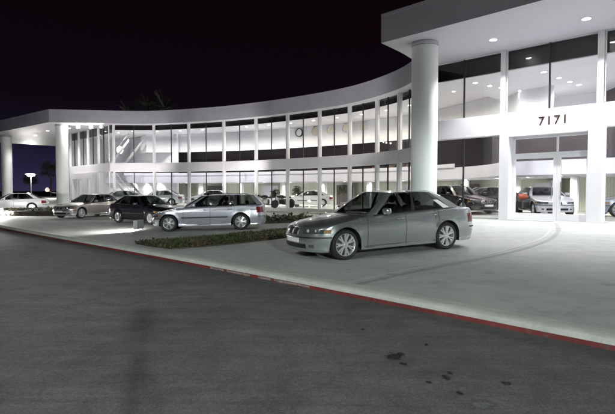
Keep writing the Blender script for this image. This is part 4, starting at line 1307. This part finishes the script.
# potted plants and motorcycles inside
def potted(x, y, hgt, seed, label):
    rd = random.Random(seed); t = empty('potted_plant', (x, y, WF)); tag(t, label, 'potted plant', 'potted plants inside the showroom')
    mb = MB(); mb.lathe([(0, 0), (.17, 0), (.23, .4), (.25, .42), (.22, .42), (.2, .36), (0, .36)], 18); mb.build('pot', M['pot'], t, smooth=40)
    mb = MB(); mb.tube([(0, 0, .35), (.03, 0, hgt * .5), (0, .02, hgt * .8)], .025, 6); mb.build('trunk', M['trunk'], t)
    mb = MB()
    for i in range(260):
        az = rd.uniform(0, 2 * pi); el = rd.uniform(-.4, 1.4); r = rd.uniform(.1, .45)
        p = Vector((cos(az) * cos(el) * r, sin(az) * cos(el) * r, hgt * .62 + sin(el) * r * 1.3)); a = Vector((rd.uniform(-1, 1), rd.uniform(-1, 1), rd.uniform(-.7, .7))).normalized() * .13
        b = a.cross(Vector((rd.random(), rd.random(), rd.random()))).normalized() * .035
        mb.add([p - a, p + b, p + a, p - b], [(0, 1, 2, 3)])
    mb.build('crown', M['hedge'], t, fix=False)
potted(-2.6, 38.3, 1.5, 1, 'dark potted plant inside the glass, just right of the estate car')
potted(-.9, 40.5, 1.9, 2, 'taller potted plant inside the glass, left of the white coupe')
potted(2.9, 38.6, 1.9, 3, 'potted plant inside the glass, right of the white coupe')
def motorcycle(x, y, h, pm, label, fl=WF):
    t = empty('motorcycle', (x, y, fl), h); tag(t, label, 'motorcycle', 'motorcycles inside the showroom')
    for xc, nm in ((-.72, 'wheel'), (.74, 'wheel')):
        mb = MB(); mb.lathe([(.20, -.05), (.29, -.06), (.315, 0), (.29, .06), (.20, .05)], 24, axis='y', c=(xc, 0, .315)); mb.lathe([(.0, -.03), (.2, -.02), (.2, .02), (0, .03)], 16, axis='y', c=(xc, 0, .315)); mb.build(nm, M['rubber'], t, smooth=40)
    mb = MB(); mb.ball((.14, 0, .86), (.34, .17, .15), 14, 10); mb.build('tank', PAINT[pm], t, smooth=60)
    mb = MB(); mb.ball((-.42, 0, .83), (.36, .15, .07), 12, 8); mb.build('seat', M['seat'], t, smooth=60)
    mb = MB(); mb.box(-.25, .3, -.16, .16, .3, .68); mb.build('engine', M['discs'], t, bevel=.06)
    mb = MB(); mb.tube([(.74, .11, .315), (.48, .11, 1.0)], .03, 8); mb.tube([(.74, -.11, .315), (.48, -.11, 1.0)], .03, 8); mb.tube([(.36, -.38, 1.06), (.48, -.12, 1.02), (.48, .12, 1.02), (.36, .38, 1.06)], .018, 6); mb.build('fork', M['chrome'], t, smooth=40)
    mb = MB(); mb.ball((.62, 0, .92), (.12, .13, .12), 12, 8); mb.build('headlight', PAINT[pm], t, smooth=60)
    mb = MB(); mb.tube([(.2, -.17, .3), (-.2, -.2, .25), (-.9, -.2, .36)], [.04, .045, .06], 8); mb.build('exhaust', M['chrome'], t, smooth=40)
motorcycle(10.25, 22.55, radians(200), 'orange', 'orange-red motorcycle behind the left entrance door', FLOOR)
motorcycle(-3.2, 36.9, radians(160), 'maroon', 'dark motorcycle inside the glass behind the tail of the estate car')
motorcycle(-1.9, 37.2, radians(150), 'black', 'black motorcycle inside the glass, midway between the estate and the white coupe')
# desks with lamps on the mezzanine
def desk(u, v, label):
    x, y = uv(u, v); t = empty('office_desk', (x, y, 3.035), -pi / 4); tag(t, label, 'desk', 'desks on the mezzanine')
    mb = MB(); mb.box(-.8, .8, -.4, .4, .70, .75); mb.build('desktop', M['wood'], t)
    mb = MB(); mb.box(-.76, -.70, -.38, .38, 0, .70); mb.build('leg', M['wood'], t)
    mb = MB(); mb.box(.70, .76, -.38, .38, 0, .70); mb.build('leg', M['wood'], t)
    l = empty('desk_lamp', (x + .3, y, 3.786)); tag(l, label.replace('desk', 'desk lamp glowing', 1).replace('dark wooden ', 'small '), 'lamp', 'lamps on the mezzanine desks')
    mb = MB(); mb.tube([(0, 0, 0), (0, 0, .34)], .02, 6); mb.build('stem', M['chrome'], l)
    mb = MB(); mb.lathe([(0, .56), (.08, .55), (.16, .34), (0, .33)], 16); mb.build('lamp_shade', M['lamp'], l, smooth=60)
desk(-22.3, 30.6, 'dark wooden desk on the mezzanine behind the round wall discs')
desk(-20.5, 30.4, 'dark wooden desk on the mezzanine right of the round wall discs')

# tripod with the camera that takes the picture; the lot light behind throws its faint shadow
tp = empty('camera_tripod', (0, -.32, 0)); tag(tp, 'black tripod with a box camera standing on the road', 'tripod')
for i in range(3):
    q = pi / 2 + 2 * pi * i / 3 + pi
    mb = MB(); mb.tube([(.05 * cos(q), .05 * sin(q), 1.35), (.42 * cos(q), .42 * sin(q), 0)], [.026, .016], 8); mb.build('leg', M['cam'], tp)
mb = MB(); mb.tube([(0, 0, .95), (0, 0, 1.52)], .025, 8); mb.lathe([(0, 1.3), (.07, 1.3), (.07, 1.38), (0, 1.38)], 12); mb.build('centre_column', M['cam'], tp)
mb = MB(); mb.box(-.10, .10, -.10, .10, 1.52, 1.76); cb_ = mb.build('camera_body', M['cam'], tp, bevel=.01)
mb = MB(); mb.lathe([(.0, .1), (.045, .1), (.05, .2), (.0, .2)], 18, axis='y', c=(0, 0, 1.645)); mb.build('lens_barrel', M['cam'], cb_, smooth=40)
# lot lamp behind the camera, same kind as the far one
street_lamp(7.9, -24., 8.3, 'tall lot lamp behind the camera', 'lampw', head=.6)

street_lamp(-10., -6.5, 9.9, 'added taller lot lamp, out of view behind the camera on the left', 'lampw', head=.6)  # lamp added out of view to brighten the asphalt
# ------------------------------------------------------------------ light, sky, camera
spot((-10., -6.5, 9.7), (-9.6, -5.5, 0), 7600, radians(158), .35, (.90, 1., .96), .35)  # light of the added left lamp, mostly on the asphalt
spot((7.9, -24., 8.1), (7.9, -23.9, 0), LOT_P, radians(171), .06, (.90, 1., .95), .35)
SUN_AZ = atan2(-.33, 1.0); SUN_EL = radians(15)
sl_ = bpy.data.lights.new('weak_sun', 'SUN'); sl_.energy = SUN_S; sl_.angle = radians(1.6); sl_.color = (.88, 1., .93)  # weak sun added along the right lot lamp's direction, no moon
so = link(bpy.data.objects.new('weak_sun', sl_)); d = Vector((-.33, 1., 0)).normalized() * cos(SUN_EL) + Vector((0, 0, -sin(SUN_EL)))
so.rotation_euler = d.to_track_quat('-Z', 'Y').to_euler()

w = bpy.data.worlds.new('World'); scene.world = w; w.use_nodes = True
nt = w.node_tree; bg = nt.nodes['Background']
sky = nt.nodes.new('ShaderNodeTexSky'); sky.sky_type = 'NISHITA'; sky.sun_disc = False
sky.sun_elevation = radians(-4); sky.sun_rotation = radians(-50)
tcw = nt.nodes.new('ShaderNodeTexCoord'); sep = nt.nodes.new('ShaderNodeSeparateXYZ'); nt.links.new(tcw.outputs['Generated'], sep.inputs[0])
# town glow: deep violet near the horizon, almost black above
g = ramp(nt, sep.outputs[2], [(0., (.036, .033, .085)), (.05, (.021, .019, .052)), (.10, (.009, .007, .018)), (.17, (.0055, .0030, .0055)), (.4, (.0045, .0019, .0036)), (1., (.004, .0017, .0034))])
add = mix(nt, 1., g, mix(nt, 1., sky.outputs[0], (.002, .002, .003), 'MULTIPLY'), 'ADD')
nt.links.new(add, bg.inputs[0]); bg.inputs[1].default_value = .32

cam = bpy.data.cameras.new('camera'); co = link(bpy.data.objects.new('camera', cam)); scene.camera = co
cam.sensor_width = 36; cam.lens = 36 * 478 / 615; cam.clip_end = 3000; cam.clip_start = .05
co.location = (0, 0, 1.65); co.rotation_euler = (radians(90 - 2.04), 0, 0)

scene.render.engine = 'CYCLES'
scene.cycles.use_denoising = True
scene.cycles.max_bounces = 8; scene.cycles.transparent_max_bounces = 16
scene.cycles.sample_clamp_indirect = 4
scene.view_settings.view_transform = 'Standard'; scene.view_settings.look = 'None'
scene.view_settings.exposure = 1.2; scene.view_settings.gamma = 1
scene.view_settings.use_curve_mapping = False
